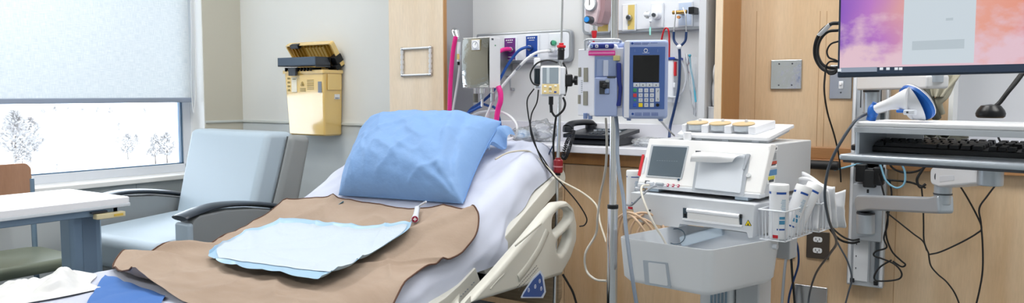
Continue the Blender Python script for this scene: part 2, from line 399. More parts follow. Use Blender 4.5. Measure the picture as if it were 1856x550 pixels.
# ---------------------------------------------------------------- roller blind
def blind_mat():
    m = bpy.data.materials.new('blind_weave'); m.use_nodes = True; nt = m.node_tree; N = nt.nodes; L = nt.links; N.remove(N['Principled BSDF'])
    tc = N.new('ShaderNodeTexCoord'); mp = N.new('ShaderNodeMapping'); mp.inputs['Scale'].default_value = (1, 90, 6); L.new(tc.outputs['Object'], mp.inputs[0])
    n1 = N.new('ShaderNodeTexNoise'); n1.inputs['Scale'].default_value = 4; n1.inputs['Detail'].default_value = 6; L.new(mp.outputs[0], n1.inputs[0])
    mp2 = N.new('ShaderNodeMapping'); mp2.inputs['Scale'].default_value = (1, 6, 90); L.new(tc.outputs['Object'], mp2.inputs[0])
    n2 = N.new('ShaderNodeTexNoise'); n2.inputs['Scale'].default_value = 4; n2.inputs['Detail'].default_value = 6; L.new(mp2.outputs[0], n2.inputs[0])
    ad = N.new('ShaderNodeMath'); ad.operation = 'ADD'; L.new(n1.outputs[0], ad.inputs[0]); L.new(n2.outputs[0], ad.inputs[1])
    rg = N.new('ShaderNodeMapRange'); rg.inputs[1].default_value = .7; rg.inputs[2].default_value = 1.3; L.new(ad.outputs[0], rg.inputs[0])
    mx = N.new('ShaderNodeMix'); mx.data_type = 'RGBA'; mx.inputs[6].default_value = lin('#d9dfe2'); mx.inputs[7].default_value = lin('#f3f5f5'); L.new(rg.outputs[0], mx.inputs[0])
    d = N.new('ShaderNodeBsdfDiffuse'); tr = N.new('ShaderNodeBsdfTranslucent'); L.new(mx.outputs[2], d.inputs[0]); L.new(mx.outputs[2], tr.inputs[0])
    s = N.new('ShaderNodeMixShader'); s.inputs[0].default_value = BLIND_T; L.new(d.outputs[0], s.inputs[1]); L.new(tr.outputs[0], s.inputs[2]); L.new(s.outputs[0], N['Material Output'].inputs[0])
    return m
BLIND_T = .5
bz = onX(345, 182, -4.27).z
t = thing('roller_blind', 'white woven roller blind pulled halfway down the window', 'window blind', (-4.25, 1.2, bz))
b = B(); b.box((-4.252, WY0 + .03, bz), (-4.250, 2.745, WZ1 - .03), blind_mat()); build('fabric', b, t, world=True)
b = B(); b.box((-4.262, WY0 + .03, bz - .012), (-4.240, 2.747, bz + .016), mat('blind_bar', '#9aa6ba', .4, .3), .004); build('bottom_bar', b, t, world=True)
b = B(); b.cyl((-4.245, WY0 + .02, WZ1 - .03), (-4.245, 2.755, WZ1 - .03), .028, mWhiteTrim); build('roller', b, t, world=True)
b = B(); cx = -4.19
c0 = onX(346, 20, cx); c1 = onX(347, 150, cx); c2 = onX(351, 205, cx); c3 = onX(355, 150, cx); c4 = onX(353, 20, cx)
b.tube([V((cx, c0.y, WZ1 - .02)), c0, c1, (c1 + c2) / 2 + V((0, -.004, 0)), c2, (c3 + c2) / 2 + V((0, .004, 0)), c3, c4, V((cx, c4.y, WZ1 - .02))], .0022, mat('bead_chain', '#e7e9ea', .3), n=6)
build('bead_chain', b, t, world=True)
# ================================================================ recliner chair
mVinylL = mat('pale_blue_grey_vinyl', '#a9b9c6', 0.42, bump=(220, 0.06, (1, 1, 1), .002))
mVinylG = mat('grey_vinyl', '#8b9092', 0.5, bump=(260, 0.08, (1, 1, 1), .002))
mArmCap = mat('dark_navy_polyurethane', '#1d2733', 0.28)
t = thing('recliner_chair', 'large pale blue-grey patient recliner with dark curved armrests beside the window', 'armchair', (-3.4, 2.1, 0))
def cushion(b, pts8, m, bev=.03, seg=4):
    bm = bmesh.new(); v = [bm.verts.new(p) for p in pts8]
    for f in ((0, 1, 2, 3), (4, 5, 6, 7), (0, 1, 5, 4), (1, 2, 6, 5), (2, 3, 7, 6), (3, 0, 4, 7)): bm.faces.new([v[i] for i in f])
    bmesh.ops.recalc_face_normals(bm, faces=bm.faces)
    bmesh.ops.bevel(bm, geom=bm.edges[:], offset=bev, segments=seg, affect='EDGES', profile=.5, clamp_overlap=True)
    b.add(finish(bm, 1.2), m)
# seat
b = B(); cushion(b, [(-3.70, 1.80, .40), (-3.03, 1.80, .40), (-3.03, 2.34, .40), (-3.70, 2.34, .40), (-3.71, 1.765, .565), (-3.02, 1.765, .565), (-3.03, 2.34, .605), (-3.70, 2.34, .605)], mVinylL, .05, 5)
build('seat', b, t, world=True)
# backrest: padded front face, then grey side shell
def bkpt(x, zz, off): # reclined plane
    y = 2.25 + (zz - .55) * .36 + off
    return (x, y, zz)
b = B(); cushion(b, [bkpt(-3.66, .5, 0), bkpt(-3.07, .5, 0), bkpt(-3.05, .5, .14), bkpt(-3.66, .5, .14), bkpt(-3.755, 1.012, 0), bkpt(-3.115, 1.012, 0), bkpt(-3.07, 1.012, .13), bkpt(-3.76, 1.012, .13)], mVinylL, .03, 4)
build('backrest', b, t, world=True)
b = B(); cushion(b, [bkpt(-3.69, .3, .10), bkpt(-3.02, .3, .10), bkpt(-2.99, .3, .25), bkpt(-3.70, .3, .25), bkpt(-3.765, 1.0, .10), bkpt(-3.055, 1.0, .10), bkpt(-3.02, .985, .21), bkpt(-3.75, .985, .21)], mVinylG, .03, 4)
b.tube([bkpt(-3.038, .5, .085), bkpt(-3.047, .8, .085), bkpt(-3.06, .99, .085)], .004, mat('dark_seam_piping', '#4c5256', .6), n=6)
build('back_shell', b, t, world=True)
def arm(x0, x1):
    prof = [(1.875, .16), (1.875, .63), (1.89, .665), (1.92, .685), (2.05, .692), (2.2, .680), (2.38, .645), (2.5, .60), (2.5, .16)]
    M = basis((x0, 0, 0), (0, 1, 0), (0, 0, 1))
    b = B(); b.plate(prof, x1 - x0, mVinylG, M, bev=.012, r=.02); b.box((x0 - .002, 1.862, .14), (x1 + .002, 1.89, .655), mVinylL, .012, 3)
    build('arm_panel', b, t, world=True)
    b = B(); xm = (x0 + x1) / 2
    b.tube([(xm, 1.855, .676), (xm, 1.88, .684), (xm, 1.95, .700), (xm, 2.05, .71), (xm, 2.2, .698), (xm, 2.38, .662), (xm, 2.46, .635)], (x1 - x0) / 2 + .006, mArmCap, n=16, flat=.22, ref=(0, 0, 1))
    build('armrest', b, t, world=True)
arm(-3.03, -2.93); arm(-3.82, -3.72)
b = B(); b.box((-3.72, 1.85, .1), (-3.03, 2.45, .40), mVinylG, .01)
for x in (-3.75, -3.0):
    for y in (1.85, 2.4): b.cyl((x, y, 0), (x, y, .17), .018, mDarkP)
build('base', b, t, world=True)

# ================================================================ overbed table
mTblTop = mat('white_table_laminate', '#eeeff3', 0.3)
mBlueGrey = mat('blue_grey_steel', '#7f96ab', 0.3, 0.35)
t = thing('overbed_table', 'white-topped overbed table on a blue-grey pedestal beside the window sill', 'table', (-3.08, 1.2, 0))
b = B(); out = [(-2.862, .86), (-2.862, 1.585), (-3.315, 1.575), (-3.315, .86)]
b.plate(out, .024, mTblTop, Matrix.Translation((0, 0, .783)), bev=.003, r=.02)
build('table_top', b, t, world=True)
b = B(); b.plate([(-2.86, .858), (-2.86, 1.588), (-3.318, 1.578), (-3.318, .858)], .012, mat('pale_edge_moulding', '#cfd6dc', .35), Matrix.Translation((0, 0, .772)), bev=.003, r=.02)
b.box((-2.885, .9, .745), (-2.905, 1.545, .772), mBlueGrey, .003); b.box((-3.28, .9, .745), (-3.26, 1.545, .772), mBlueGrey, .003)
b.box((-3.28, 1.525, .745), (-2.885, 1.545, .772), mBlueGrey, .003)
build('under_frame', b, t, world=True)
b = B()
b.plate([(-3.03, 1.398), (-2.955, 1.398), (-2.945, 1.41), (-2.945, 1.505), (-2.96, 1.518), (-3.03, 1.518)], .70, mBlueGrey, Matrix.Translation((0, 0, .045)), bev=.003, r=.01)
b.box((-2.9455, 1.44, .06), (-2.9435, 1.49, .742), mat('blue_grey_slot', '#6f8499', .4, .2), 0)
build('column', b, t, world=True)
b = B(); b.box((-3.02, .75, .02), (-2.945, 1.75, .05), mBlueGrey, .008); b.box((-3.35, .8, .02), (-2.99, .86, .05), mBlueGrey, .008); b.box((-3.35, 1.6, .02), (-2.99, 1.66, .05), mBlueGrey, .008)
for x in (-3.33, -2.98):
    for y in (.83, 1.63): b.cyl((x, y - .01, .018), (x, y + .01, .018), .018, mBlack)
build('base', b, t, world=True)
b = B(); b.box((-2.89, 1.452, .735), (-2.858, 1.56, .755), mat('cream_plastic', '#d9cda6', .5), .003)
b.box((-2.8575, 1.515, .741), (-2.8565, 1.55, .749), mat('yellow_sticker', '#d8b64a', .5)); b.box((-2.895, 1.44, .757), (-2.872, 1.50, .764), mDarkP, .002)
build('release_lever', b, t, world=True)

# ================================================================ visitor chair
mSeatG = mat('olive_grey_vinyl', '#6f7767', 0.38, bump=(200, .05, (1, 1, 1), .002))
mChW = wood('brown_chair_wood', '#b58a6e', '#a1765a')
t = thing('visitor_chair', 'side chair with brown wooden back and olive padded seat under the window', 'chair', (-3.8, 1.45, 0))
b = B(); b.plate([(-3.98, 1.28), (-3.52, 1.28), (-3.54, 1.73), (-3.96, 1.73)], .055, mSeatG, Matrix.Translation((0, 0, .42)), bev=.022, seg=4, r=.09)
build('seat', b, t, world=True)
b = B()
def backf(u, v): return V((-3.95 + .03 * math.sin(PI * v), 1.2 + v * .42, .60 + u * .26))
p0 = onX(52, 318, -3.93)
b.plate([(1.24, .63), (1.68, .63), (1.70, .66), (1.70, .85), (1.68, .875), (1.24, .875)], .016, mChW, basis((-3.945, 0, 0), (0, 1, 0), (0, 0, 1)), bev=.004, r=.03)
build('backrest', b, t, world=True)
for x, y in ((-3.93, 1.36), (-3.93, 1.70)):
    b = B(); b.tube([(x + .01, y, 0), (x, y, .45), (x - .005, y, .80)], .012, mBlueGrey, n=10); build('leg', b, t, world=True)
for x, y in ((-3.57, 1.36), (-3.59, 1.66)):
    b = B(); b.tube([(x + .02, y, 0), (x, y, .42)], .012, mBlueGrey, n=10, sub=1); build('leg', b, t, world=True)

# ================================================================ sharps bin
mYel = mat('yellow_polypropylene', '#e8c473', 0.2, coat=1)
mYelI = mat('yellow_polypropylene_inner', '#c99d3f', 0.4)
BX0, BX1, BY, BZ0, BZ1 = -3.582, -3.255, 2.905, .965, 1.325
t = thing('sharps_container', 'yellow wall-mounted sharps disposal bin with its lid propped open', 'sharps bin', (-3.41, 2.98, .97))
b = B()
bm = bmesh.new()
def ringp(z, e):  # slightly tapered body
    return [V((p.x, p.y, z)) for p in fillet([(BX0 + e, BY + e), (BX1 - e, BY + e), (BX1 - e, YB - .004), (BX0 + e, YB - .004)], .012, 4)]
rings = [[bm.verts.new(p) for p in ringp(z, e)] for z, e in ((BZ0, .022), (BZ0 + .008, .014), (BZ1, .0), (BZ1, .008), (BZ0 + .03, .02))]
for a, c in zip(rings, rings[1:]):
    for k in range(len(a)): bm.faces.new((a[k], a[(k + 1) % len(a)], c[(k + 1) % len(a)], c[k]))
bm.faces.new(rings[0]); bm.faces.new(rings[-1]); b.add(finish(bm, .6), mYel)
# rim band
o1 = [(BX0 - .008, BY - .008), (BX1 + .008, BY - .008), (BX1 + .008, YB - .004), (BX0 - .008, YB - .004)]
o2 = [(BX0 + .006, BY + .006), (BX1 - .006, BY + .006), (BX1 - .006, YB - .012), (BX0 + .006, YB - .012)]
b.plate(o1, .018, mYel, Matrix.Translation((0, 0, BZ1 - .012)), holes=[o2], bev=.003, r=.01)
b.box((BX1 + .0, 2.93, 1.22), (BX1 + .006, 3.03, 1.31), mYel, .003)
build('body', b, t, world=True)
# printed marks and stickers on the front
b = B(); my = mat('grey_print', '#8a7a44', .6); mlab = mat('label_white', '#e9e3cf', .5)
def onfront(px, py): p = onY(px, py, BY); return p
def fr_rect(x0, y0, x1, y1, m, d=.0012):
    a = onfront(x0, y0); c = onfront(x1, y1); k = (a.z - BZ0) / (BZ1 - BZ0) ; e = .014 * (1 - k)
    b.box((a.x, BY + e - d, c.z), (c.x, BY + e + .004, a.z), m)
fr_rect(528, 141, 538, 167, mlab)
for k in range(4): fr_rect(521, 141 + k * 7, 525, 144 + k * 7, my, .0015)
for k in range(5): fr_rect(530, 143 + k * 5, 536, 144.5 + k * 5, my, .0016)
for k in range(3): fr_rect(543 + k * 0, 160 + k * 2.4, 553, 161 + k * 2.4, my, .0015)
for k in range(6): fr_rect(556, 145 + k * 3.2, 568, 146 + k * 3.2, my, .0015)
c = onfront(548, 153)
for a in (90, 210, 330):
    q = c + V((math.cos(math.radians(a)), 0, math.sin(math.radians(a)))) * .008
    b.tube([q + V((.006 * math.cos(s), -.001 - 0, .006 * math.sin(s))) for s in [i * PI / 4 for i in range(8)]], .0012, my, n=5, sub=1, closed=True)
fr_rect(576, 148, 582.5, 168, mat('smoked_window', '#7d8590', .15), .002)
a = onX(607, 171, BX1); c = onX(616, 180, BX1)
b.box((BX1 - .008, a.y, c.z), (BX1 + .0005, c.y, a.z), mWhiteP)
for k in range(5): b.box((BX1 - .008, a.y + .003 + k * (c.y - a.y) / 6, c.z + .002), (BX1 + .001, a.y + .006 + k * (c.y - a.y) / 6, c.z + .010), mDarkP)
build('label', b, t, world=True)
# black drop tray
b = B(); b.box((BX0 - .012, BY - .035, 1.352), (BX1 - .02, BY + .07, 1.359), mDarkP, .002)
b.box((BX0 - .012, BY - .035, 1.352), (BX1 - .02, BY - .028, 1.402), mat('blue_black_plastic', '#465566', .3), .003)
b.box((BX1 - .027, BY - .035, 1.345), (BX1 - .02, BY + .07, 1.402), mDarkP, .002); b.box((BX0 - .012, BY - .035, 1.352), (BX0 - .005, BY + .07, 1.402), mDarkP, .002)
for k in range(9): b.box((BX0 + .03 + k * .026, BY - .02, 1.325), (BX0 + .035 + k * .026, BY + .06, 1.346), mBlack)
b.box((BX0 + .07, BY - .03, 1.30), (BX0 + .13, BY - .012, 1.345), mDarkP, .004)
build('drop_tray', b, t, world=True)
# lid, hinged at the wall, front edge raised
b = B(); L = .155; hy, hz = YB - .02, 1.345; a = math.radians(117)
Ml = Matrix.Translation((0, hy, hz)) @ Matrix.Rotation(math.radians(-58), 4, 'X')
# local: x along, y towards the room is negative, z up (lid thickness)
o1 = [(BX0 - .045, -L), (BX1 + .008, -L), (BX1 + .012, .0), (BX0 - .03, .0)]; o2 = [(BX0 - .035, -L + .01), (BX1 - .002, -L + .01), (BX1 + .002, -.01), (BX0 - .02, -.01)]
b.plate(o1, .005, mYel, Ml @ Matrix.Translation((0, 0, .026)), bev=.002, r=.015)
b.plate(o1, .030, mYel, Ml, holes=[o2], bev=.004, r=.015)
b.plate([(BX0 + .09, -L + .03), (BX1 - .07, -L + .03), (BX1 - .07, -.04), (BX0 + .09, -.04)], .014, mYel, Ml @ Matrix.Translation((0, 0, .014)), bev=.002, r=.01)
for k in range(12): b.box((BX0 - .014 + k * .027, -L + .012, .010), (BX0 - .010 + k * .027, -.014, .027), mYelI, M=Ml)
build('lid', b, t, world=True)
b = B(); b.box((BX1 - .035, -.075, -.02), (BX1 + .014, -.03, .034), mBlack, .004, M=Ml); b.box((BX1 - .06, -.03, -.035), (BX1 + .01, .0, .03), mBlack, .004, M=Ml); b.box((BX0 + .01, -L - .004, -.012), (BX0 + .08, -L + .02, .012), mBlack, .003, M=Ml)
for k in range(5): b.cyl((BX1 - .07 + k * .008, 2.99, 1.345), (BX1 - .05 + k * .01, 2.96, 1.40), .006, mBlack, n=8)
build('hinge_latch', b, t, world=True)

# ================================================================ bracket on the column
t = thing('wall_bracket', 'square open chrome mounting bracket screwed to the pale wood column', 'bracket', onY(754, 112, YC))
mBr = mat('satin_chrome', '#e9ebee', .3, .7); P = [onY(x, y, YC - .006) for x, y in ((729, 89), (780, 86), (780, 135), (729, 137))]
b = B()
for i in range(4):
    a, c = P[i], P[(i + 1) % 4]; b.tube([a, c], .006, mBr, sub=1, n=10)
build('frame', b, t, world=True)
b = B()
for i, (a, c) in enumerate(((P[0], P[3]), (P[1], P[2]))):
    for k in range(5):
        q = a.lerp(c, .12 + .19 * k); b.cyl(q + V((0, 0, .008)), q - V((0, 0, .008)), .0085, mBr, n=12)
for q in P: b.ball(q, .009, mChrome)
build('knuckle', b, t, world=True)
# ================================================================ bed
HY = 2.52; BXL, BXR = -2.49, -1.57; BW = BXR - BXL; BXM = (BXL + BXR) / 2
def softplus(t, k=.05): return k * math.log1p(math.exp(max(-60, min(60, t / k))))
SL = .54; KN = 1.815; ZF = .625
def bh(Y): return ZF + SL * softplus(Y - KN)
# arc-length table along the bed
_tab = [(0.45, bh(.45), 0.0)]
y = .45
while y < 2.62:
    y2 = y + .005; z2 = bh(y2); _tab.append((y2, z2, _tab[-1][2] + math.hypot(.005, z2 - _tab[-1][1]))); y = y2
def s_of(Y):
    i = max(0, min(len(_tab) - 1, int(round((Y - .45) / .005)))); return _tab[i][2] + (Y - _tab[i][0])
def y_of(s):
    lo, hi = 0, len(_tab) - 1
    while hi - lo > 1:
        m = (lo + hi) // 2
        if _tab[m][2] < s: lo = m
        else: hi = m
    a, c = _tab[lo], _tab[hi]; return a[0] + (c[0] - a[0]) * (s - a[2]) / max(1e-9, c[2] - a[2])
def slope(Y): return (bh(Y + .01) - bh(Y - .01)) / .02
def bedp(c, Y, off=0.0, rad=.045, hw=BW / 2):
    """c: signed distance across the bed along the cloth from its middle line; wraps down the sides"""
    s = 1 if c >= 0 else -1; a = abs(c); fl = hw - rad
    if a <= fl: x, d, nx, nz = a, 0.0, 0, 1
    elif a <= fl + rad * PI / 2:
        th = (a - fl) / rad; x = fl + rad * math.sin(th); d = rad * (1 - math.cos(th)); nx, nz = math.sin(th), math.cos(th)
    else: x, d, nx, nz = hw, rad + (a - fl - rad * PI / 2), 1, 0
    sl = slope(Y); n = math.hypot(1, sl); up = V((0, -sl / n, 1 / n))
    return V((BXM + s * x, Y, bh(Y))) - up * d + V((s * nx, 0, 0)) * off + up * (nz * off)
def on_bed(px, py, off=0.0):
    d = ray(px, py); t = 1.0
    lo, hi = .5, 5.0
    g = lambda t: (EYE.z + d.z * t) - (bh(EYE.y + d.y * t) + off)
    for _ in range(50):
        m = (lo + hi) / 2
        if g(m) > 0: lo = m
        else: hi = m
    return EYE + d * lo

mCream = mat('cream_bed_plastic', '#d6d5cc', 0.35)
mBedDark = mat('bed_dark_steel', '#33373b', .5, .3)
mMatt = mat('blue_mattress_ticking', '#3f6fae', .45)
mHeadB = mat('beige_woven_panel', '#b49f84', .7, var=('#9d8a70', 5, (1, 1, 40), .2))
t = thing('hospital_bed', 'hospital bed with raised backrest, cream side rail and beige headboard', 'bed', (BXM, 1.5, 0)); BED = t
mr = .045; thk = .15
b = B()
n = 60; ring_all = []
bm = bmesh.new()
for i in range(n + 1):
    Y = .47 + (HY - .47) * i / n; e = 0 if 0 < i < n else .02
    rg = []
    hw = BW / 2 - e
    for c in [-(hw + .07), -(hw + .02), -(hw - .02), -(hw - .05), 0, hw - .05, hw - .02, hw + .02, hw + .07]:
        p = bedp(c, Y, -.004 - e, mr, hw); rg.append(bm.verts.new(p))
    sl = slope(Y); nn = math.hypot(1, sl); up = V((0, -sl / nn, 1 / nn))
    for x in (BXR - .01 - e, BXL + .01 + e): rg.append(bm.verts.new(V((x, Y, bh(Y))) - up * (thk - e)))
    ring_all.append(rg)
for a, c in zip(ring_all, ring_all[1:]):
    for k in range(len(a)): bm.faces.new((a[k], a[(k + 1) % len(a)], c[(k + 1) % len(a)], c[k]))
bm.faces.new(ring_all[0]); bm.faces.new(ring_all[-1])
b.add(finish(bm, 1.0), mMatt); build('mattress', b, t, world=True)
# backrest and seat side boards
def bd(Y, d):  # point below bed surface by d, perpendicular
    sl = slope(Y); nn = math.hypot(1, sl); return V((0, Y + sl / nn * d, bh(Y) - d / nn))
def board(name, Ya, Yb, d0, d1, x0, x1, m, r=.02):
    pts = [(bd(Ya, d0).y, bd(Ya, d0).z), (bd(Yb, d0).y, bd(Yb, d0).z), (bd(Yb, d1).y, bd(Yb, d1).z), (bd(Ya, d1).y, bd(Ya, d1).z)]
    b = B(); b.plate(pts, x1 - x0, m, basis((x0, 0, 0), (0, 1, 0), (0, 0, 1)), bev=.006, r=r); return build(name, b, t, world=True)
board('backrest_frame', 1.99, 2.515, .098, .158, BXL + .02, BXR + .045, mCream, .03)
board('backrest_mechanism', 1.9, 2.45, .197, .26, BXL + .2, BXR - .03, mBedDark)
b = B(); b.box((BXL + .02, .5, .475), (BXR + .045, 1.60, .537), mCream, .01); build('seat_frame', b, t, world=True)
b = B()
yl = [1.60, 1.68, 1.76, 1.82, 1.88, 1.96]; b.plate([(bd(y_, .150).y, bd(y_, .150).z) for y_ in yl] + [(bd(y_, .088).y, bd(y_, .088).z) for y_ in yl[::-1]], BXR + .045 - BXL - .02, mCream, basis((BXL + .02, 0, 0), (0, 1, 0), (0, 0, 1)), bev=.005, r=.004)
build('thigh_frame', b, t, world=True)
b = B(); b.box((BXL + .1, .55, .28), (BXR - .08, 2.45, .36), mBedDark, .01)
for q in (.8, 2.2): b.box((BXL + .2, q, .12), (BXR - .2, q + .1, .3), mBedDark, .01)
for q in (.75, 2.25): b.box((BXL + .05, q, .12), (BXR - .05, q + .12, .17), mCream, .01)
b.box((BXM - .05, .8, .34), (BXM + .05, 1.9, .44), mBedDark, .01)
build('base_frame', b, t, world=True)
for x in (BXL + .08, BXR - .08):
    for y in (.81, 2.31):
        b = B(); b.cyl((x - .02, y, .065), (x + .02, y, .065), .064, mRubber, n=24, bev=.006); b.cyl((x - .022, y, .065), (x + .022, y, .065), .035, mGreyP, n=20)
        b.box((x - .035, y - .03, .07), (x - .026, y + .03, .14), mGreyP, .004); b.box((x + .026, y - .03, .07), (x + .035, y + .03, .14), mGreyP, .004); build('caster', b, t, world=True)
# headboard
b = B(); b.plate([(BXL + .02, .35), (BXR + .022, .35), (BXR + .022, .82), (BXR + .0, .90), (BXR - .06, .925), (BXL + .16, .925), (BXL + .02, .90)], .03, mHeadB, XZ @ Matrix.Translation((0, 0, -2.60)), bev=.008, r=.06)
build('headboard', b, t, world=True)
b = B()
for dy in (0.0, .16, .28):
    p = bd(2.06 + dy, .22); b.cyl((BXR - .02, p.y, p.z), (BXR + .05, p.y, p.z), .028, mGreyP, bev=.006)
    b.box((BXR - .02, p.y - .05, p.z - .06), (BXR + .03, p.y - .02, p.z + .01), mBedDark, .004)
build('actuator_bracket', b, t, world=True)

# side rail, traced onto its own plane
RX = -1.43
def rp(x, y): p = onX(x, y, RX + .022); return (p.y, p.z)
def z7(x, y): return rp(820 + x / 2.2, 300 + y / 2.2)
out = [z7(60, 560), z7(180, 430), z7(300, 290), z7(385, 185), (*z7(418, 150),), z7(462, 144), z7(488, 170), z7(501, 235), z7(500, 300), z7(478, 370), z7(440, 440), z7(405, 505), z7(380, 580), z7(340, 660), z7(-60, 690)]
h1 = [z7(402, 246), z7(404, 208), z7(428, 180), z7(458, 169), z7(476, 190), z7(474, 212), z7(440, 252), z7(408, 276)]
h2 = [z7(418, 304), z7(468, 256), z7(472, 288), z7(455, 332), z7(436, 360), z7(422, 348)]
rl = thing('x', '', '')
bpy.data.objects.remove(rl)
M = basis((RX - .022, 0, 0), (0, 1, 0), (0, 0, 1))
b = B(); b.plate(out, .044, mCream, M, holes=[h1, h2], bev=.017, seg=5, r=.035, rs=7)
# raised pill-shaped hand recess and ridges
def pill(pts, r, m, dx, n=10, flat=.35): b.tube([V((RX + dx, *z7(*p))) for p in pts], r, m, n=n, flat=flat, ref=(1, 0, 0))
rail = build('side_rail', b, BED, world=True)
b = B(); mCreamD = mat('cream_plastic_groove', '#c6c5bb', .4)
pill([(262, 452), (300, 405), (345, 335), (378, 262)], .0150, mCreamD, .0215)
build('grip_ridge', b, rail, world=True)
b = B(); pill([(150, 495), (180, 460), (206, 434)], .0028, mCream, .023); build('moulded_rib', b, rail, world=True); b = B(); pill([(250, 322), (300, 280), (355, 232)], .004, mCream, .022)
build('moulded_rib', b, rail, world=True)
# control label
b = B(); q = [(282, 505), (318, 452), (350, 420), (362, 440), (372, 505), (360, 530), (270, 530)]
Mo = basis((RX + .0223, 0, 0), (0, 1, 0), (0, 0, 1))
b.plate([z7(*p) for p in q], .0012, mat('pale_label', '#c9d4e6', .4), Mo, r=.004)
q2 = [(288, 505), (320, 458), (348, 430), (356, 445), (364, 505), (352, 525), (276, 525)]
b.plate([z7(*p) for p in q2], .0018, mat('label_blue', '#35579b', .4), Mo, r=.004)
for (x, y) in ((328, 484), (346, 462), (352, 492), (302, 498)):
    c = V((RX + .0242, *z7(x, y))); b.tube([c + V((0, .0048 * math.cos(s), .0065 * math.sin(s))) for s in [i * PI / 6 for i in range(12)]], .0009, mPaper, n=5, sub=1, closed=True)
    b.tube([c + V((0, -.002, .001)), c + V((0, .002, -.001))], .0009, mPaper, n=5, sub=1)
for k, (x0, y0, x1, y1) in enumerate(((252, 494, 338, 398), (262, 500, 342, 408))):
    for j in range(14):
        u0, u1 = j / 14 + .008, (j + .72) / 14
        a = V((RX + .0225, *z7(x0 + (x1 - x0) * u0, y0 + (y1 - y0) * u0))); c = V((RX + .0225, *z7(x0 + (x1 - x0) * u1, y0 + (y1 - y0) * u1)))
        b.tube([a, c], .0011, mDarkP, n=4, sub=1)
build('control_panel', b, rail, world=True)
b = B()
for yy, zz in ((1.98, .50), (2.22, .62)): b.box((BXR - .02, yy - .03, zz - .05), (RX - .015, yy + .03, zz + .02), mBedDark, .006)
build('rail_arm', b, rail, world=True)
# small print on the seat frame edge
b = B()
for j in range(22):
    if j % 5 == 4: continue
    q = bd(1.72 + j * .010, .125); b.box((BXR + .0445, q.y, q.z), (BXR + .0458, q.y + .007, q.z + .004), mGreyP)
build('printed_text', b, BED, world=True)

# ================================================================ bed linen
mSheet = mat('lavender_white_cotton', '#c9cfe1', .8, bump=(300, .1, (1, 1, 1), .002))
mSheetB = mat('pale_blue_cotton', '#c3d3ea', .8, bump=(300, .1, (1, 1, 1), .002))
def N3(x, y, z=0): return noise.noise(V((x, y, z)))
def ridge(x, y, z=0): return 1 - abs(noise.noise(V((x, y, z)))) * 2
def sheetf(u, v):
    Y = .46 + v * (HY + .022 - .46)
    right = .066 + .055 * math.exp(-((Y - 2.06) / .11) ** 2) + .012 * N3(Y * 9, 3) + .02 * (Y > 2.1) * (Y - 2.1)
    left = .13 + .02 * N3(Y * 5, 9)
    c = -(BW / 2 + left) + u * (BW + left + right)
    pk = (.3 if abs(c) < BW / 2 - .06 and Y < 2.15 else 1); w = .004 + pk * (.006 * max(0, ridge(c * 7 + Y * 3, Y * 4 - c * 3, 1)) ** 3 + .005 * N3(c * 14, Y * 10, 4) + .003 * N3(c * 30, Y * 22, 8))
    side = max(0, abs(c) - BW / 2)
    fold = .022 * side / .15 * (1 + math.sin(Y * 34 + 2 * N3(Y * 4, 2))) * (c > 0)
    bul = .035 * math.exp(-((Y - 2.02) / .12) ** 2) * max(0, min(1, (c - BW / 2 + .0) / .05)) * (1 if c > 0 else 0)
    return bedp(c, min(Y, HY), .006 + w + fold * .8 + bul, .05) + V((0, max(0, Y - HY), -max(0, Y - HY) * 4))
b = B(); b.grid(150, 170, sheetf, mSheet)
# over the head end
def headf(u, v):
    c = -(BW / 2 + .02) + u * (BW + .04); p = bedp(c, HY, .008, .05)
    q = p + V((0, .022 * math.sin(v * PI / 2) + .004, -.16 * v * v)); return q
b.grid(60, 10, headf, mSheet)
single('bed_sheet', 'lavender-white sheet covering the mattress and hanging below the side', 'bed sheet', b)

def coons(T, Bt, Lf, Rg):
    def pl(P, t):
        n = len(P) - 1; x = t * n; i = min(n - 1, int(x)); f = x - i
        p0 = P[max(0, i - 1)]; p1 = P[i]; p2 = P[i + 1]; p3 = P[min(n, i + 2)]
        return 0.5 * ((2 * p1) + (p2 - p0) * f + (2 * p0 - 5 * p1 + 4 * p2 - p3) * f * f + (3 * p1 - p0 - 3 * p2 + p3) * f ** 3)
    def F(u, v):
        t, bb, l, r = pl(T, u), pl(Bt, u), pl(Lf, v), pl(Rg, v)
        return t * (1 - v) + bb * v + l * (1 - u) + r * u - (T[0] * (1 - u) * (1 - v) + T[-1] * u * (1 - v) + Bt[0] * (1 - u) * v + Bt[-1] * u * v)
    return F
def onb(l, off=.0): return [V((p.x, p.y, 0)) for p in (on_bed(x, y, off) for x, y in l)]
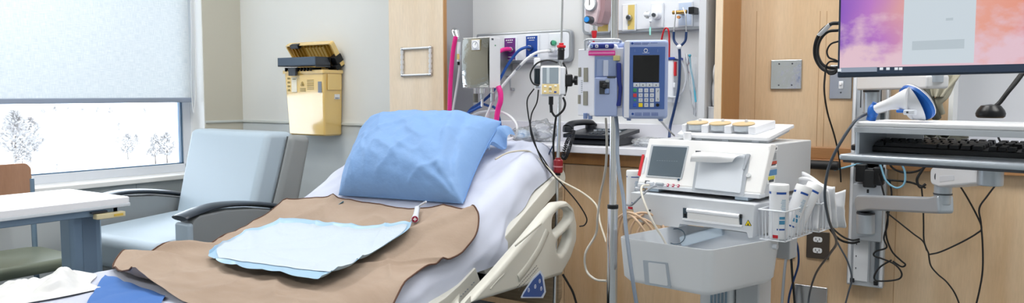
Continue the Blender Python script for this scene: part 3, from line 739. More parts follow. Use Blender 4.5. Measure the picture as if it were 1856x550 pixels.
# fleece blanket
mFleece = mat('brown_fleece', '#b3a090', .95, bump=(90, .25, (1, 1, 1), .004), var=('#a08c7b', 3, (1, 3, 1), .25))
mHem = mat('dark_brown_stitching', '#5f4438', .9)
T = onb([(520, 372), (560, 368), (600, 367), (640, 374), (690, 382), (740, 388), (800, 387), (852, 391)])
R_ = onb([(852, 391), (868, 400), (867, 424), (846, 452), (816, 477), (788, 491), (764, 506), (728, 532), (690, 560), (640, 600)])
Lf = onb([(520, 372), (490, 395), (450, 420), (420, 440), (370, 458), (330, 463), (270, 470), (232, 480), (205, 497), (240, 530)])
Bt = onb([(240, 530), (330, 560), (450, 590), (560, 600), (640, 600)])
CF = coons(T, Bt, Lf, R_)
def blz(p, u, v):
    e = min(u, 1) ; x, y = p.x, p.y
    w = .005 * N3(x * 9, y * 9, 7) + .010 * max(0, ridge(x * 4 + y * 2, y * 3, 5)) ** 4 + .003 * N3(x * 22, y * 18, 2)
    lf = math.exp(-(u / .16) ** 2) * v; 
    w += lf * (.020 + .020 * math.sin(v * 26 + u * 3) + .012 * math.sin(v * 13 + 1))
    w += .012 * math.exp(-((u - .30 - v * .0) / .02) ** 2) * math.exp(-(v / .16) ** 2)
    w += .016 * math.exp(-(((v - .62) + (u - .8) * .2) / .05) ** 2) * max(0, u - .45) 
    w += .010 * math.exp(-((1 - u) / .06) ** 2) * (1 + math.sin(v * 20)) * max(0, min(1, (v - .35) / .2))
    w += .016 * math.exp(-(((u * .55 + v) - .62 + .04 * math.sin(u * 7)) / .035) ** 2) + .014 * math.exp(-(((u * .3 + v) - .80 + .03 * math.sin(u * 9)) / .03) ** 2) + .010 * math.exp(-(((u * .8 + v) - .36) / .03) ** 2) * max(0, 1 - u * 2)
    return w
def fleece(u, v):
    p = CF(u, v); z = bh(p.y) + .020 + max(-.004, blz(p, u, v))
    return V((p.x, p.y, z))
def bend_side(p):   # roll over the bed side when past it
    ex = p.x - (BXR - .03)
    if ex > 0: return V((BXR - .03 + ex * .9, p.y, p.z - ex * ex * 4))
    return p
b = B(); b.grid(170, 170, lambda u, v: bend_side(fleece(u, v)), mFleece)
edge = [bend_side(fleece(0, k / 60)) for k in range(61)]; edge2 = [bend_side(fleece(1, k / 60)) for k in range(61)]; edge3 = [bend_side(fleece(k / 60, 0)) for k in range(61)]
for ed in (edge, edge2, edge3): b.tube(ed, .0028, mHem, n=6, sub=1)
single('fleece_blanket', 'brown fleece blanket with dark stitched hem spread over the sheet', 'blanket', b)
# absorbent pad
mPadW = mat('white_quilted_pad', '#c4d0dc', .85, bump=(70, .35, (1, 1, 1), .004)); mPadB = mat('pale_blue_pad_film', '#a3c6e0', .35)
T = onb([(380, 470), (430, 442), (480, 420), (532, 406), (590, 416), (640, 420), (700, 420), (735, 415), (748, 424)], .03)
R_ = onb([(748, 424), (738, 436), (700, 462), (660, 486), (618, 508), (585, 521)], .03)
Lf = onb([(380, 470), (378, 474), (385, 478), (392, 484)], .03)
Bt = onb([(392, 484), (440, 498), (500, 508), (545, 517), (585, 521)], .03)
PF = coons(T, Bt, Lf, R_)
def padf(u, v, off=0.0):
    p = PF(u, v); x, y = p.x, p.y
    w = .008 * max(0, ridge(x * 6, y * 7, 11)) ** 3 + .004 * N3(x * 12, y * 12, 3)
    w += .010 * math.exp(-((v - .06) / .05) ** 2) + .014 * math.exp(-((1 - u) / .05) ** 2) + .012 * math.exp(-((u - .18 - v * .1) / .03) ** 2) * (1 - v)
    # lift above the blanket below
    return V((x, y, bh(y) + .050 + w + off))
b = B(); b.grid(120, 90, padf, mPadB); pad = build('film_backing', b)
t2 = thing('absorbent_pad', 'white quilted disposable pad with pale blue border lying on the brown blanket', 'bed pad', pad.location)
ROOTM[t2.name] = Matrix.Identity(4); t2.location = (0, 0, 0)
pad.parent = t2
b = B(); b.grid(110, 80, lambda u, v: padf(.05 + u * .875, .10 + v * .76, .002), mPadW); build('quilted_core', b, t2)

# crumpled linen at the foot
b = B()
def crump(u, v):
    p = onb([(40, 545)])[0]; q = onb([(206, 498)])[0]
    x = -2.42 + u * .62; y = .80 + v * .62
    x = -2.47 + .26 * u; y = .75 + .46 * v - .08 * u
    ed_ = min(1, 6 * u, 6 * (1 - u), 6 * (1 - v), 6 * v + .2); z = bh(y) + .016 + ed_ * (.05 * abs(N3(x * 7 + y * 5, y * 6 - x * 4, 2)) + .03 * abs(N3(x * 16, y * 16, 5)) + .012 * abs(N3(x * 34, y * 30, 1)) + .02 * math.exp(-((v - .8) / .08) ** 2))
    return V((x + .02 * N3(y * 6, 3), y + .03 * N3(x * 7, 8) + .015 * math.sin(u * 7), z))
b.grid(70, 70, crump, mat('white_crumpled_cotton', '#e3e4e4', .8))
single('crumpled_sheet', 'crumpled white sheet bunched at the foot of the bed', 'sheet', b)
b = B()
cq = [on_bed(x, y, .02) for x, y in ((190, 498), (300, 536), (250, 620), (150, 560))]
def bluec(u, v):
    p = cq[0] * (1 - u) * (1 - v) + cq[1] * u * (1 - v) + cq[2] * u * v + cq[3] * (1 - u) * v
    return V((p.x, p.y, bh(p.y) + .018 + .012 * abs(N3(p.x * 9, p.y * 9, 1))))
b.grid(40, 40, bluec, mat('royal_blue_cotton', '#4876bd', .8))
single('blue_drape', 'royal blue cloth peeking out between crumpled sheet and brown blanket', 'cloth', b)

# ================================================================ pillow
mPil = mat('sky_blue_pillow', '#7ea4d6', .6, bump=(16, .5, (1, 1, 1), .012))
PBL, PBR = on_bed(612, 358, .02), on_bed(838, 374, .02)
PTL, PTR = on_bed(668, 232, .11), on_bed(912, 232, .09)
pn = (PBR - PBL).cross(PTL - PBL).normalized()
if pn.z < 0: pn = -pn
b = B()
def pil(u, v, sgn):
    p = PBL * (1 - u) * (1 - v) + PBR * u * (1 - v) + PTR * u * v + PTL * (1 - u) * v
    a, c = abs(2 * u - 1), abs(2 * v - 1)
    pinch = 1 - .045 * (1 - (2 * v - 1) ** 2) * a ** 6; 
    mid = (PBL + PBR + PTL + PTR) / 4
    e = (1 - a ** 3.2) ** .55 * (1 - c ** 3.2) ** .55
    w = (.014 * N3(p.x * 7 + p.y * 5, p.y * 7, 4) + .006 * abs(N3(p.x * 18, p.y * 18 + p.x * 6, 9)) + .010 * max(0, ridge(p.x * 5 - p.y * 6, p.z * 7, 2)) ** 4) * e
    # creases fanning from the lower outer corner
    d = (p - PBR); an = math.atan2(v + .02, 1.02 - u); rr = math.hypot(1 - u, v)
    w += .008 * math.sin(an * 15) * math.exp(-(rr / .4) ** 2) * min(1, rr * 6) * e
    w += .012 * math.exp(-(((u - .84) + .10 * (v - .5)) / .03) ** 2) * e - .010 * math.exp(-(((u - .90) + .08 * (v - .5)) / .025) ** 2) * e
    w += .006 * max(0, ridge(p.x * 11 + p.y * 9, p.y * 12 - p.x * 4, 6)) ** 3 * e
    t_ = (.150 if sgn > 0 else .012) * e
    dirs = (p - mid); dirs = dirs - pn * dirs.dot(pn)
    return mid + dirs * pinch * (1 - .02 * e) + pn * (sgn * t_ + w * (sgn > 0)) + V((0, 0, .012))
ce = lambda t: .5 - .5 * math.cos(PI * t)
b.grid(110, 90, lambda u, v: pil(ce(u), ce(v), 1), mPil); b.grid(110, 90, lambda u, v: pil(ce(u), ce(v), -1), mPil)
bmesh.ops.remove_doubles(b.bm, verts=b.bm.verts, dist=.0004)
sm = [pil(1.0, .02 + .96 * k / 30, 1) for k in range(31)]; b.tube(sm, .0025, mat('blue_seam', '#5f8ac4', .6), n=6, sub=1)
# open pillowcase flap at the upper outer corner
def flap(u, v):
    p = PTR * (1 - v) + PBR * v; p = PTR.lerp(PBR, v * .30)
    return p + (PTR - PTL).normalized() * (u * (.075 - .06 * v) - .02) + pn * (.03 * math.sin(v * 9) * u + .035 * (1 - u)) + V((0, 0, -.02 * u - .015 * math.sin(u * 7 + v * 5) * u))
b.grid(14, 14, flap, mPil)
single('pillow', 'plump sky-blue pillow leaning on the raised head of the bed', 'pillow', b)

# call button / pendant at the pillow
b = B()
c = on_bed(752, 398, .035); d = on_bed(757, 376, .04)
t = thing('nurse_call_pendant', 'small white call pendant with dark red cross lying below the pillow', 'call button', c)
ax = (d - c).normalized()
b.tube([c - ax * .012, c, d], .013, mOffP, n=14, flat=.6, ref=(0, 0, 1), rf=lambda u: .75 + .35 * math.sin(PI * min(1, u + .25))); build('body', b, t, world=True)
vw = (EYE - c).normalized(); rt = vw.cross(V((0, 0, 1))).normalized() * -1; up_ = rt.cross(vw) * -1
b = B(); b.cyl(c + vw * .006, c + vw * .014, .0115, mat('maroon_button', '#8c1c3c', .3), n=24, bev=.002)
cc = c + vw * .0145
for dv in (rt, up_): b.tube([cc - dv * .006, cc + dv * .006], .0017, mPaper, n=6, sub=1)
build('button', b, t, world=True)
b = B(); b.tube([d, on_bed(762, 372, .05), on_bed(772, 366, .10)], .0035, mOffP, n=8); build('cord', b, t, world=True)
b = B(); c = on_bed(612, 372, .02); d = on_bed(622, 366, .03); b.tube([on_bed(600, 370, .022), c, d], .005, mat('teal_clip', '#5b7f8f', .4), n=8, flat=.5); single('plastic_clip', 'tiny teal clip on the hem of the brown blanket by the pillow', 'clip', b)
# ================================================================ headwall service panels
mPanelW = mat('panel_white', '#e6eaf1', .35); mPlate = mat('outlet_plate_white', '#dfe4ec', .3)
mPurple = mat('purple_label', '#6b2f80', .35); mBlueL = mat('blue_label', '#1d479b', .35); mGreenL = mat('green_fitting', '#3f9d78', .35); mYelL = mat('yellow_label', '#e0c878', .4)
def panel(name, label, x0, x1, z0, z1, rl, rr):
    t = thing(name, label, 'wall panel', ((x0 + x1) / 2, YR, z0))
    b = B(); o = [(x0, z0, rl), (x1, z0, rr), (x1, z1, rr), (x0, z1, rl)]
    b.plate(o, .028, mAlu, XZ @ Matrix.Translation((0, 0, -YR)), bev=.006, r=.02); build('surround', b, t, world=True)
    g = .012; o = [(x0 + g, z0 + g, rl * .7), (x1 - g, z0 + g, rr * .7), (x1 - g, z1 - g, rr * .7), (x0 + g, z1 - g, rl * .7)]
    b = B(); b.plate(o, .0305, mPanelW, XZ @ Matrix.Translation((0, 0, -YR)), bev=.003, r=.02); build('face_panel', b, t, world=True)
    return t
XZm = XZ
PL1 = panel('gas_console', 'wall outlet panel with purple, blue and green gas outlets', -2.32, -1.778, 1.345, 1.492, .01, .03)
PL2 = panel('gas_console', 'wall outlet panel with two yellow outlets and a white one, above the infusion pump', -1.725, -1.115, 1.462, 1.66, .03, .006)
YP = YR - .031
def outlet(name, label, x0, y0, x1, y1, mface, split=False, sock=None, msock=None, cat='gas outlet'):
    a = onY(x0, y0, YP); c = onY(x1, y1, YP)
    t = thing(name, label, cat, ((a.x + c.x) / 2, YP, c.z))
    b = B(); b.box((a.x, YP - .010, c.z), (c.x, YP - .0005, a.z), mPlate, .004, 3); build('plate', b, t, world=True)
    b = B(); g = .006
    if split:
        xm = a.x + (c.x - a.x) * .45
        b.box((a.x + g, YP - .0115, c.z + g), (xm, YP - .009, a.z - g), mPaper); b.box((xm, YP - .0115, c.z + g), (c.x - g, YP - .009, a.z - g), mface)
    else: b.box((a.x + g, YP - .0115, c.z + g), (c.x - g, YP - .009, a.z - g), mface)
    h = a.z - c.z; w_ = c.x - a.x
    if mface in (mPurple, mBlueL):
        for k in range(4): b.box((a.x + w_ * (.2 + .15 * k), YP - .0125, a.z - h * .16), (a.x + w_ * (.29 + .15 * k), YP - .011, a.z - h * .11), mPaper)
        b.box((a.x + w_ * .3, YP - .0125, a.z - h * .24), (a.x + w_ * .7, YP - .011, a.z - h * .22), mPaper)
        b.box((a.x + w_ * .35, YP - .0125, c.z + h * .14), (a.x + w_ * .65, YP - .011, c.z + h * .17), mPaper)
    if mface in (mYelL,): b.cyl(((a.x + c.x) / 2, YP - .013, c.z + h * .22), ((a.x + c.x) / 2, YP - .011, c.z + h * .22), .003, mSteel, n=10)
    build('label', b, t, world=True)
    if sock:
        s = onY(sock[0], sock[1], YP - .02); s = V((s.x, 0, s.z)); b = B()
        b.cyl((s.x, YP - .028, s.z), (s.x, YP - .009, s.z), .0125, msock or mSteel, bev=.002); b.cyl((s.x, YP - .034, s.z), (s.x, YP - .02, s.z), .0075, mDarkP, n=14)
        build('socket', b, t, world=True)
    return t
outlet('gas_outlet', 'purple-faced gas outlet with a pink hose, beside the steel box', 915, 68, 938, 110, mPurple, sock=(926, 90))
outlet('gas_outlet', 'dark blue-faced gas outlet in the middle of its panel', 954, 64, 978, 105, mBlueL, sock=(960, 87))
outlet('gas_outlet', 'white gas outlet with green fittings behind the thin drip pole', 996, 61, 1019, 101, mPanelW, sock=(1003, 78), msock=mGreenL)
outlet('vacuum_outlet', 'yellow outlet plate partly hidden behind the pink suction regulator', 1069, 10, 1106, 59, mYelL, split=True)
outlet('vacuum_outlet', 'yellow and white outlet plate with a bare metal socket', 1129, 8, 1154, 56, mYelL, split=True, sock=(1140, 32))
outlet('air_outlet', 'white outlet plate with a plugged round valve and hanging teal clip', 1181, 6, 1204, 51, mPanelW)
outlet('air_outlet', 'pale outlet plate with brass fitting holding the stethoscope', 1230, 4, 1257, 48, mat('pale_blue_label', '#c7d6ee', .4))
# small fittings
p = onY(1005, 90, YP - .02); b = B(); b.cyl((p.x, YP - .04, p.z), (p.x, YP - .009, p.z), .011, mPanelW, bev=.002); p2 = onY(1007, 78, YP - .03); b.cyl((p2.x, YP - .05, p2.z), (p2.x, YP - .035, p2.z), .010, mGreenL, bev=.002)
single('flow_adapter', 'green and white adapter plugged into the outlet behind the thin pole', 'adapter', b)
p = onY(1189, 28, YP - .03); t = thing('gas_valve', 'round grey and white valve plugged in above the infusion pump', 'valve', p)
b = B(); b.cyl((p.x, YP - .05, p.z), (p.x, YP - .01, p.z), .017, mPanelW, bev=.003); b.cyl((p.x, YP - .058, p.z), (p.x, YP - .045, p.z), .008, mDarkP, n=14); build('body', b, t, world=True)
q = onY(1173, 27, YP - .03); b = B(); b.cyl((q.x - .005, YP - .045, q.z), (q.x + .022, YP - .045, q.z), .011, mPanelW, bev=.003); b.cyl((q.x + .008, YP - .045, q.z - .017), (q.x + .008, YP - .045, q.z + .012), .006, mSteel, n=12); build('side_knob', b, t, world=True)
q0 = onY(1179, 34, YP - .05); q1 = onY(1178.5, 49, YP - .05); q2 = onY(1178, 64, YP - .05)
b = B(); b.tube([q0, q1], .0012, mSteel, sub=1, n=6); b.ball(onY(1179, 38, YP - .05), (.006, .006, .007), mPanelW); build('chain', b, t, world=True)
b = B(); b.box((q1.x - .004, q1.y - .002, q2.z), (q1.x + .004, q1.y + .002, q1.z), mat('teal_clip_plastic', '#9fe0d8', .3), .0015); build('clip', b, t, world=True)

# suction regulator
mPinkW = mat('pinkish_white_plastic', '#d9c6cc', .35); mMauve = mat('mauve_plastic', '#a08389', .4)
c = onY(1078, 30, 2.93); t = thing('suction_regulator', 'pinkish-white wall suction regulator with round gauge and blue knob', 'regulator', c)
def yb(pts, Y): return [(onY(x, y, Y).x, onY(x, y, Y).z) for x, y in pts]
b = B(); b.plate(yb([(1061, -25), (1084, -25), (1084, 18), (1079, 40), (1071, 46), (1064, 42), (1060, 25)], 2.93), .10, mPinkW, XZ @ Matrix.Translation((0, 0, -3.03)), bev=.012, seg=4, r=.008); build('body', b, t, world=True)
b = B(); b.plate(yb([(1083, -22), (1097, -22), (1096, 20), (1090, 42), (1080, 44), (1080, 20)], 2.95), .07, mMauve, XZ @ Matrix.Translation((0, 0, -3.02)), bev=.008, r=.006); build('back_cover', b, t, world=True)
g = onY(1071, 8, 2.925); b = B(); b.cyl((g.x, 2.915, g.z), (g.x, 2.935, g.z), .029, mAlu, n=32, bev=.003); b.cyl((g.x, 2.913, g.z), (g.x, 2.93, g.z), .025, mPaper, n=32); b.box((g.x - .001, 2.911, g.z - .004), (g.x + .001, 2.9135, g.z + .02), mBlack); build('gauge', b, t, world=True)
k = onY(1067, 36, 2.91); b = B(); b.cyl((k.x, 2.895, k.z), (k.x, 2.935, k.z), .0165, mDarkP, n=28, bev=.003); b.cyl((k.x, 2.888, k.z), (k.x, 2.90, k.z), .0115, mat('bright_blue_cap', '#2f8fe0', .3), n=24, bev=.002); build('knob', b, t, world=True)
n0, n1, n2 = onY(1076, 43, 2.95), onY(1077, 56, 2.95), onY(1077, 69, 2.95)
b = B(); b.cyl(n1, n0, .006, mChrome); b.cyl(n1 + V((0, 0, -.004)), n1 + V((0, 0, .004)), .010, mSteel); build('outlet_nipple', b, t, world=True)
b = B(); b.cyl(n2, n1, .009, mRed, r1=.0125, bev=.002); b.tube([n2, onY(1076, 76, 2.95), onY(1076, 110, 2.97), onY(1078, 140, 3.0)], .005, mRed, n=8); build('red_connector', b, t, world=True)

# ---------------------------------------------------------------- oxygen blender box
mMirror = mat('polished_steel', '#bdbdba', .10, 1.0, bump=(7, .3, (1, 1, 1.6), .012))
mBoxS = mat('cool_white_enamel', '#dcdde0', .35)
bx0, bx1, by0, by1 = -2.222, -2.068, 2.82, 2.905
bz1, bz0 = onY(860, 68, by0).z, onY(860, 160, by0).z
t = thing('gas_blender', 'polished steel gas blender box with a small pressure gauge and pink hoses', 'gas blender', ((bx0 + bx1) / 2, 2.86, bz0))
b = B(); b.box((bx0, by0 + .002, bz0), (bx1, by1, bz1), mBoxS, .003); build('housing', b, t, world=True)
b = B(); b.box((bx0 + .001, by0 - .001, bz0 + .002), (bx1 - .001, by0 + .003, bz1 - .002), mMirror, .001)
b.grid(24, 30, lambda u, v: V((bx0 + .003 + (bx1 - bx0 - .006) * u, by0 - .0012 - .0035 * (1 - (2 * u - 1) ** 2) - .0075 * (1 - (2 * v - 1) ** 2), bz0 + .004 + (bz1 - bz0 - .008) * v)), mMirror)
for x in (bx0 + .006, bx1 - .006):
    for z in (bz0 + .008, bz1 - .006): b.ball((x, by0 - .001, z), .002, mDarkP, n=8)
build('front_plate', b, t, world=True)
g = onY(865, 82, by0); by0 -= .008; b = B(); b.box((g.x - .026, by0 - .004, g.z - .026), (g.x + .026, by0, g.z + .026), mat('brass_bezel', '#a89b7a', .3, .8), .003); b.box((g.x - .023, by0 - .006, g.z - .023), (g.x + .023, by0 - .003, g.z + .023), mBoxS, .003)
b.cyl((g.x, by0 - .009, g.z), (g.x, by0 - .003, g.z), .020, mPaper, n=32, bev=.001); b.tube([V((g.x + .016 * math.cos(s), by0 - .0095, g.z + .016 * math.sin(s))) for s in [i * PI / 8 for i in range(16)]], .0008, mBlue, n=4, sub=1, closed=True)
b.tube([(g.x, by0 - .010, g.z), (g.x + .007, by0 - .010, g.z + .010)], .0010, mBlack, n=4, sub=1); build('gauge', b, t, world=True); by0 += .008
b = B(); b.box((bx1 - .001, by0 + .015, bz1 - .014), (bx1 + .001, by0 + .03, bz1 - .006), mDarkP); b.box((bx1 - .001, by0 + .04, bz1 - .040), (bx1 + .001, by0 + .048, bz1 - .034), mat('green_dot', '#4c8f68', .4)); build('side_marking', b, t, world=True)
b = B(); b.box((-2.17, by1, bz0 + .06), (-2.12, YR, bz1 - .05), mSteel, .003); build('wall_mount', b, t, world=True)
def fit(px, y0, y1, r, Y, m=mChrome): a_, c_ = onY(px, y0, Y), onY(px, y1, Y); b.cyl(c_, V((c_.x, c_.y, a_.z)), r, m, n=14, bev=.0015)
b = B(); fit(874, 158, 170, .013, 2.85); fit(874, 166, 180, .009, 2.85, mSteel); fit(874, 178, 194, .006, 2.85); fit(862, 158, 178, .009, 2.88); fit(862, 170, 186, .012, 2.88, mat('grey_brass', '#7c7a72', .35, .8)); fit(892, 158, 172, .008, 2.85); fit(893, 168, 184, .011, 2.85, mSteel); build('fitting', b, t, world=True)
# breathing filter with chrome cap beside it
t = thing('hose_elbow', 'chrome capped white elbow on top of the pink hose at the steel box', 'hose fitting', onY(826, 66, 2.84))
b = B(); a_, c_ = onY(829, 70, 2.84), onY(825, 56, 2.84); b.cyl(a_, c_, .013, mChrome, r1=.018, bev=.003); b.cyl(c_, c_ + V((.004, -.002, .006)), .0185, mSteel, r1=.012); build('cap', b, t, world=True)
b = B(); a_, c_ = onY(832, 76, 2.87), onY(831, 112, 2.87); b.cyl(c_, a_, .008, mPanelW); b.cyl(onY(831, 118, 2.87), c_, .006, mBlack); b.box((a_.x - .007, 2.862, onY(832, 108, 2.87).z), (a_.x + .007, 2.864, onY(832, 98, 2.87).z), mYelL); build('flow_tube', b, t, world=True)
# hoses
mPink = mat('hot_pink_hose', '#e0298a', .42); mNavyH = mat('royal_blue_hose', '#23509f', .35)
def cable(name, label, cat, pts, r, m, Y=None, f=None, n=8, extra=None, group=None, sub=6):
    b = B(); P = []
    for q in pts:
        if isinstance(q, V): P.append(q)
        elif len(q) == 3: P.append(onY(q[0], q[1], q[2]) if Y is not None else onF(q[0], q[1], q[2]))
        else: P.append(onY(q[0], q[1], Y) if Y is not None else onF(q[0], q[1], f))
    b.tube(P, r, m, n=n, sub=sub)
    if extra: extra(b, P)
    return single(name, label, cat, b, group=group)
def corr(b, P):
    S = smooth_path(P, 14)
    for q, q2 in zip(S[2:-2:1], S[3:-1:1]): b.cyl(q, q + (q2 - q) * .45, .0115, mPink, n=14)
cable('gas_hose', 'pink corrugated hose hanging down past the wood column beside the steel box', 'hose', [(826, 66), (821, 95), (817, 140), (815, 190), (814, 250)], .0098, mPink, Y=2.82, n=14, extra=corr)
cable('gas_hose', 'pink hose dropping below the steel box behind the pillow', 'hose', [(903, 157), (907, 168), (907, 184), (902, 202), (896, 250)], .0125, mPink, Y=2.86, n=14, extra=corr)
cable('gas_hose', 'short pink hose from the purple outlet to behind the steel box', 'hose', [(926, 90, YP - .02), (920, 89, 3.0), (910, 91, 2.97), (900, 98, 2.94), (893, 110, 2.93)], .0095, mPink, Y=0, n=14)
cable('gas_hose', 'long blue hose curving down from the dark blue outlet behind the steel box', 'hose', [(961, 87, YP - .03), (953, 86, 2.98), (938, 94, 2.96), (920, 118, 2.95), (908, 140, 2.94), (892, 168, 2.93), (872, 186, 2.93), (852, 200, 2.93), (838, 225, 2.92)], .0068, mNavyH, Y=0, n=12)
cable('gas_hose', 'blue hose looping low behind the pillow', 'hose', [(874, 192), (862, 198), (842, 210), (830, 232)], .0068, mNavyH, Y=2.86, n=12)
cable('gas_hose', 'blue hose behind the pink hose at the back of the pillow', 'hose', [(874, 188), (885, 192), (897, 196), (905, 215), (908, 240)], .0060, mNavyH, Y=2.91, n=12)
def collars(b, P):
    b.cyl(P[0], P[1].lerp(P[0], .4), .010, mChrome, n=14)
    S = smooth_path(P, 6); b.cyl(S[20], S[22], .0085, mSteel, n=12)
cable('gas_hose', 'white hose sweeping down from the green outlet to under the steel box', 'hose', [(1001, 92, YP - .03), (990, 93, 2.98), (972, 96, 2.95), (952, 110, 2.93), (928, 136, 2.92), (908, 160, 2.91), (890, 190, 2.90), (880, 230, 2.88)], .0068, mWhiteHose, Y=0, n=12, extra=collars)
cable('gas_hose', 'white hose arching behind the pillow down to the counter', 'hose', [(838, 226), (850, 212), (875, 203), (903, 202), (925, 212), (937, 230), (933, 248), (915, 254)], .0062, mWhiteHose, Y=2.89, n=12)
cable('gas_hose', 'white hose hanging straight beside the pink hose at the wood column', 'hose', [(834, 100), (832, 130), (826, 170), (820, 205), (817, 230)], .0055, mWhiteHose, Y=2.88, n=12)
cable('gas_hose', 'thin white hose between the steel fittings and the pillow', 'hose', [(893, 184), (886, 200), (880, 215), (876, 235)], .005, mWhiteHose, Y=2.86, n=12)
t = thing('wall_hook', 'slim steel stem with round end on the wall under the purple outlet panel', 'hook', onY(924, 150, 3.06))
b = B(); b.cyl(onY(924, 118, 3.065), onY(925, 160, 3.065), .0035, mAlu, n=10); build('stem', b, t, world=True)
b = B(); q = onY(926, 162, 3.055); b.cyl(q, q + V((0, .024, 0)), .008, mSteel, bev=.002); build('knob', b, t, world=True)

# ---------------------------------------------------------------- stethoscope, canister, wand packet
mNavyS = mat('navy_rubber', '#14315f', .35)
t = thing('stethoscope', 'navy stethoscope hanging by its steel ear tubes from the brass fitting', 'stethoscope', onY(1231, 90, 2.97))
b = B(); b.tube([onY(1224, 18, 2.99), onY(1224, 30, 2.98), onY(1221, 60, 2.97)], .0025, mSteel); b.tube([onY(1238, 14, 2.99), onY(1243, 30, 2.98), onY(1244, 58, 2.97)], .0025, mSteel); build('ear_tube', b, t, world=True)
b = B(); 
b.tube([onY(1221, 58, 2.97), onY(1222, 74, 2.97), onY(1231, 85, 2.965)], .0052, mNavyS, n=10); b.tube([onY(1244, 58, 2.97), onY(1242, 74, 2.97), onY(1232, 85, 2.965)], .0052, mNavyS, n=10)
b.tube([onY(1231, 84, 2.965), onY(1232, 110, 2.965), onY(1230, 160, 2.965), onY(1222, 200, 2.965), onY(1215, 228, 2.96), onY(1213, 250, 2.93)], .0058, mNavyS, n=12); build('tubing', b, t, world=True)
b = B(); q = onY(1231, 85, 2.962); b.ball(q, (.011, .008, .010), mPanelW); build('yoke_tag', b, t, world=True)
t = thing('brass_fitting', 'brass and steel gas fitting above the stethoscope', 'gas fitting', onY(1232, 24, 3.0))
b = B(); q = onY(1232, 22, 3.0); b.cyl(q + V((-.03, 0, 0)), q + V((.03, 0, 0)), .008, mat('brass', '#b8965a', .25, 1.0), n=8); b.cyl(q, V((q.x, YP - .008, q.z)), .009, mSteel); q = onY(1229, 31, 2.99); b.cyl(q, q + V((0, .012, 0)), .006, mat('orange_cap', '#cf8a4e', .4)); build('body', b, t, world=True)
b = B(); q = onY(1254, 22, 3.0); b.box((q.x - .01, 2.985, q.z - .008), (q.x + .014, 3.04, q.z + .02), mBlack, .003); build('lever', b, t, world=True)
t = thing('suction_canister', 'white canister with blue rim and red loop handle behind the infusion pump', 'canister', onY(1212, 190, 3.0))
b = B(); a_, c_ = onY(1196, 108, 3.0), onY(1222, 186, 3.0); b.box((a_.x, 2.99, c_.z), (c_.x, 3.07, a_.z), mat('translucent_white_plastic', '#dfe3ea', .3), .008, 3); build('body', b, t, world=True)
b = B(); b.box((a_.x - .004, 2.985, a_.z - .003), (c_.x + .006, 3.075, a_.z + .008), mat('cobalt_rim', '#1f3f9c', .4), .003); build('rim', b, t, world=True)
b = B(); b.tube([onY(1199, 105, 3.0), onY(1199, 75, 3.0), onY(1204, 54, 3.0), onY(1210, 52, 3.0), onY(1213, 66, 3.0), onY(1213, 104, 3.0)], .0065, mRed, flat=.5, ref=(1, 0, 0)); build('handle', b, t, world=True)
b = B(); q = onY(1224, 112, 2.99); q2 = onY(1224, 138, 2.99); b.box((q.x - .005, 2.985, q2.z), (q.x + .005, 3.0, q.z), mRed, .003); q3 = onY(1225, 150, 2.99); b.box((q.x - .006, 2.985, q3.z - .02), (q.x + .002, 3.0, q3.z), mPanelW, .002); build('latch', b, t, world=True)
mTubeC = mat('clear_grey_tubing', '#c9cdd4', .25)
cable('suction_tubing', 'clear grey tubing looping from the canister behind the pump', 'tubing', [(1224, 104), (1234, 110), (1243, 135), (1240, 160), (1228, 175), (1212, 176), (1204, 172)], .0042, mTubeC, Y=2.985)
t = thing('suction_wand_packet', 'clear packet with a teal suction wand standing against the grey partition', 'packet', onY(1256, 215, 2.98))
film = clear_film('clear_packaging', '#f6f9fc', .15, .22, .25)
b = B(); P4 = [onY(1241, 96, 3.03), onY(1262, 104, 3.03), onY(1262, 212, 3.0), onY(1256, 205, 3.0)]
b.grid(20, 30, lambda u, v: (P4[0] * (1 - u) + P4[1] * u) * (1 - v) + (P4[3] * (1 - u) + P4[2] * u) * v + V((0, -.012 * math.sin(PI * u) - .006 * N3(u * 5, v * 9), 0)), film); build('sleeve', b, t, world=True)
b = B(); b.tube([onY(1250, 101, 3.02), onY(1252, 125, 3.02), onY(1257, 150, 3.015), onY(1261, 185, 3.0)], .0042, mat('teal_plastic', '#4fa9c4', .3)); b.ball(onY(1250, 101, 3.02), .0065, mat('teal_plastic')); build('wand', b, t, world=True)
# white jug in the narrow cubby
t = thing('white_jug', 'white plastic jug tucked in the dark gap beside the maple fin', 'jug', (-1.055, 2.93, 1.18))
q = onY(1288, 165, 2.93); b = B(); b.lathe([(0, -.06), (.012, -.058), (.0155, -.03), (.0155, .02), (.010, .045), (.0, .046)], mWhiteP, Matrix.Translation((-1.0545, 2.92, q.z))); build('body', b, t, world=True)
b = B(); b.tube([(-1.0545, 2.905, q.z + .03), (-1.0545, 2.893, q.z + .06), (-1.0545, 2.90, q.z + .09), (-1.0545, 2.915, q.z + .10), (-1.0545, 2.93, q.z + .08), (-1.0545, 2.93, q.z + .04)], .004, mWhiteP); build('handle', b, t, world=True)
b = B(); b.box((-1.07, 2.88, 1.06), (-1.04, 3.07, q.z - .061), mLam, .002); single('cubby_shelf', 'narrow grey block inside the gap beside the maple fin', 'shelf', b)

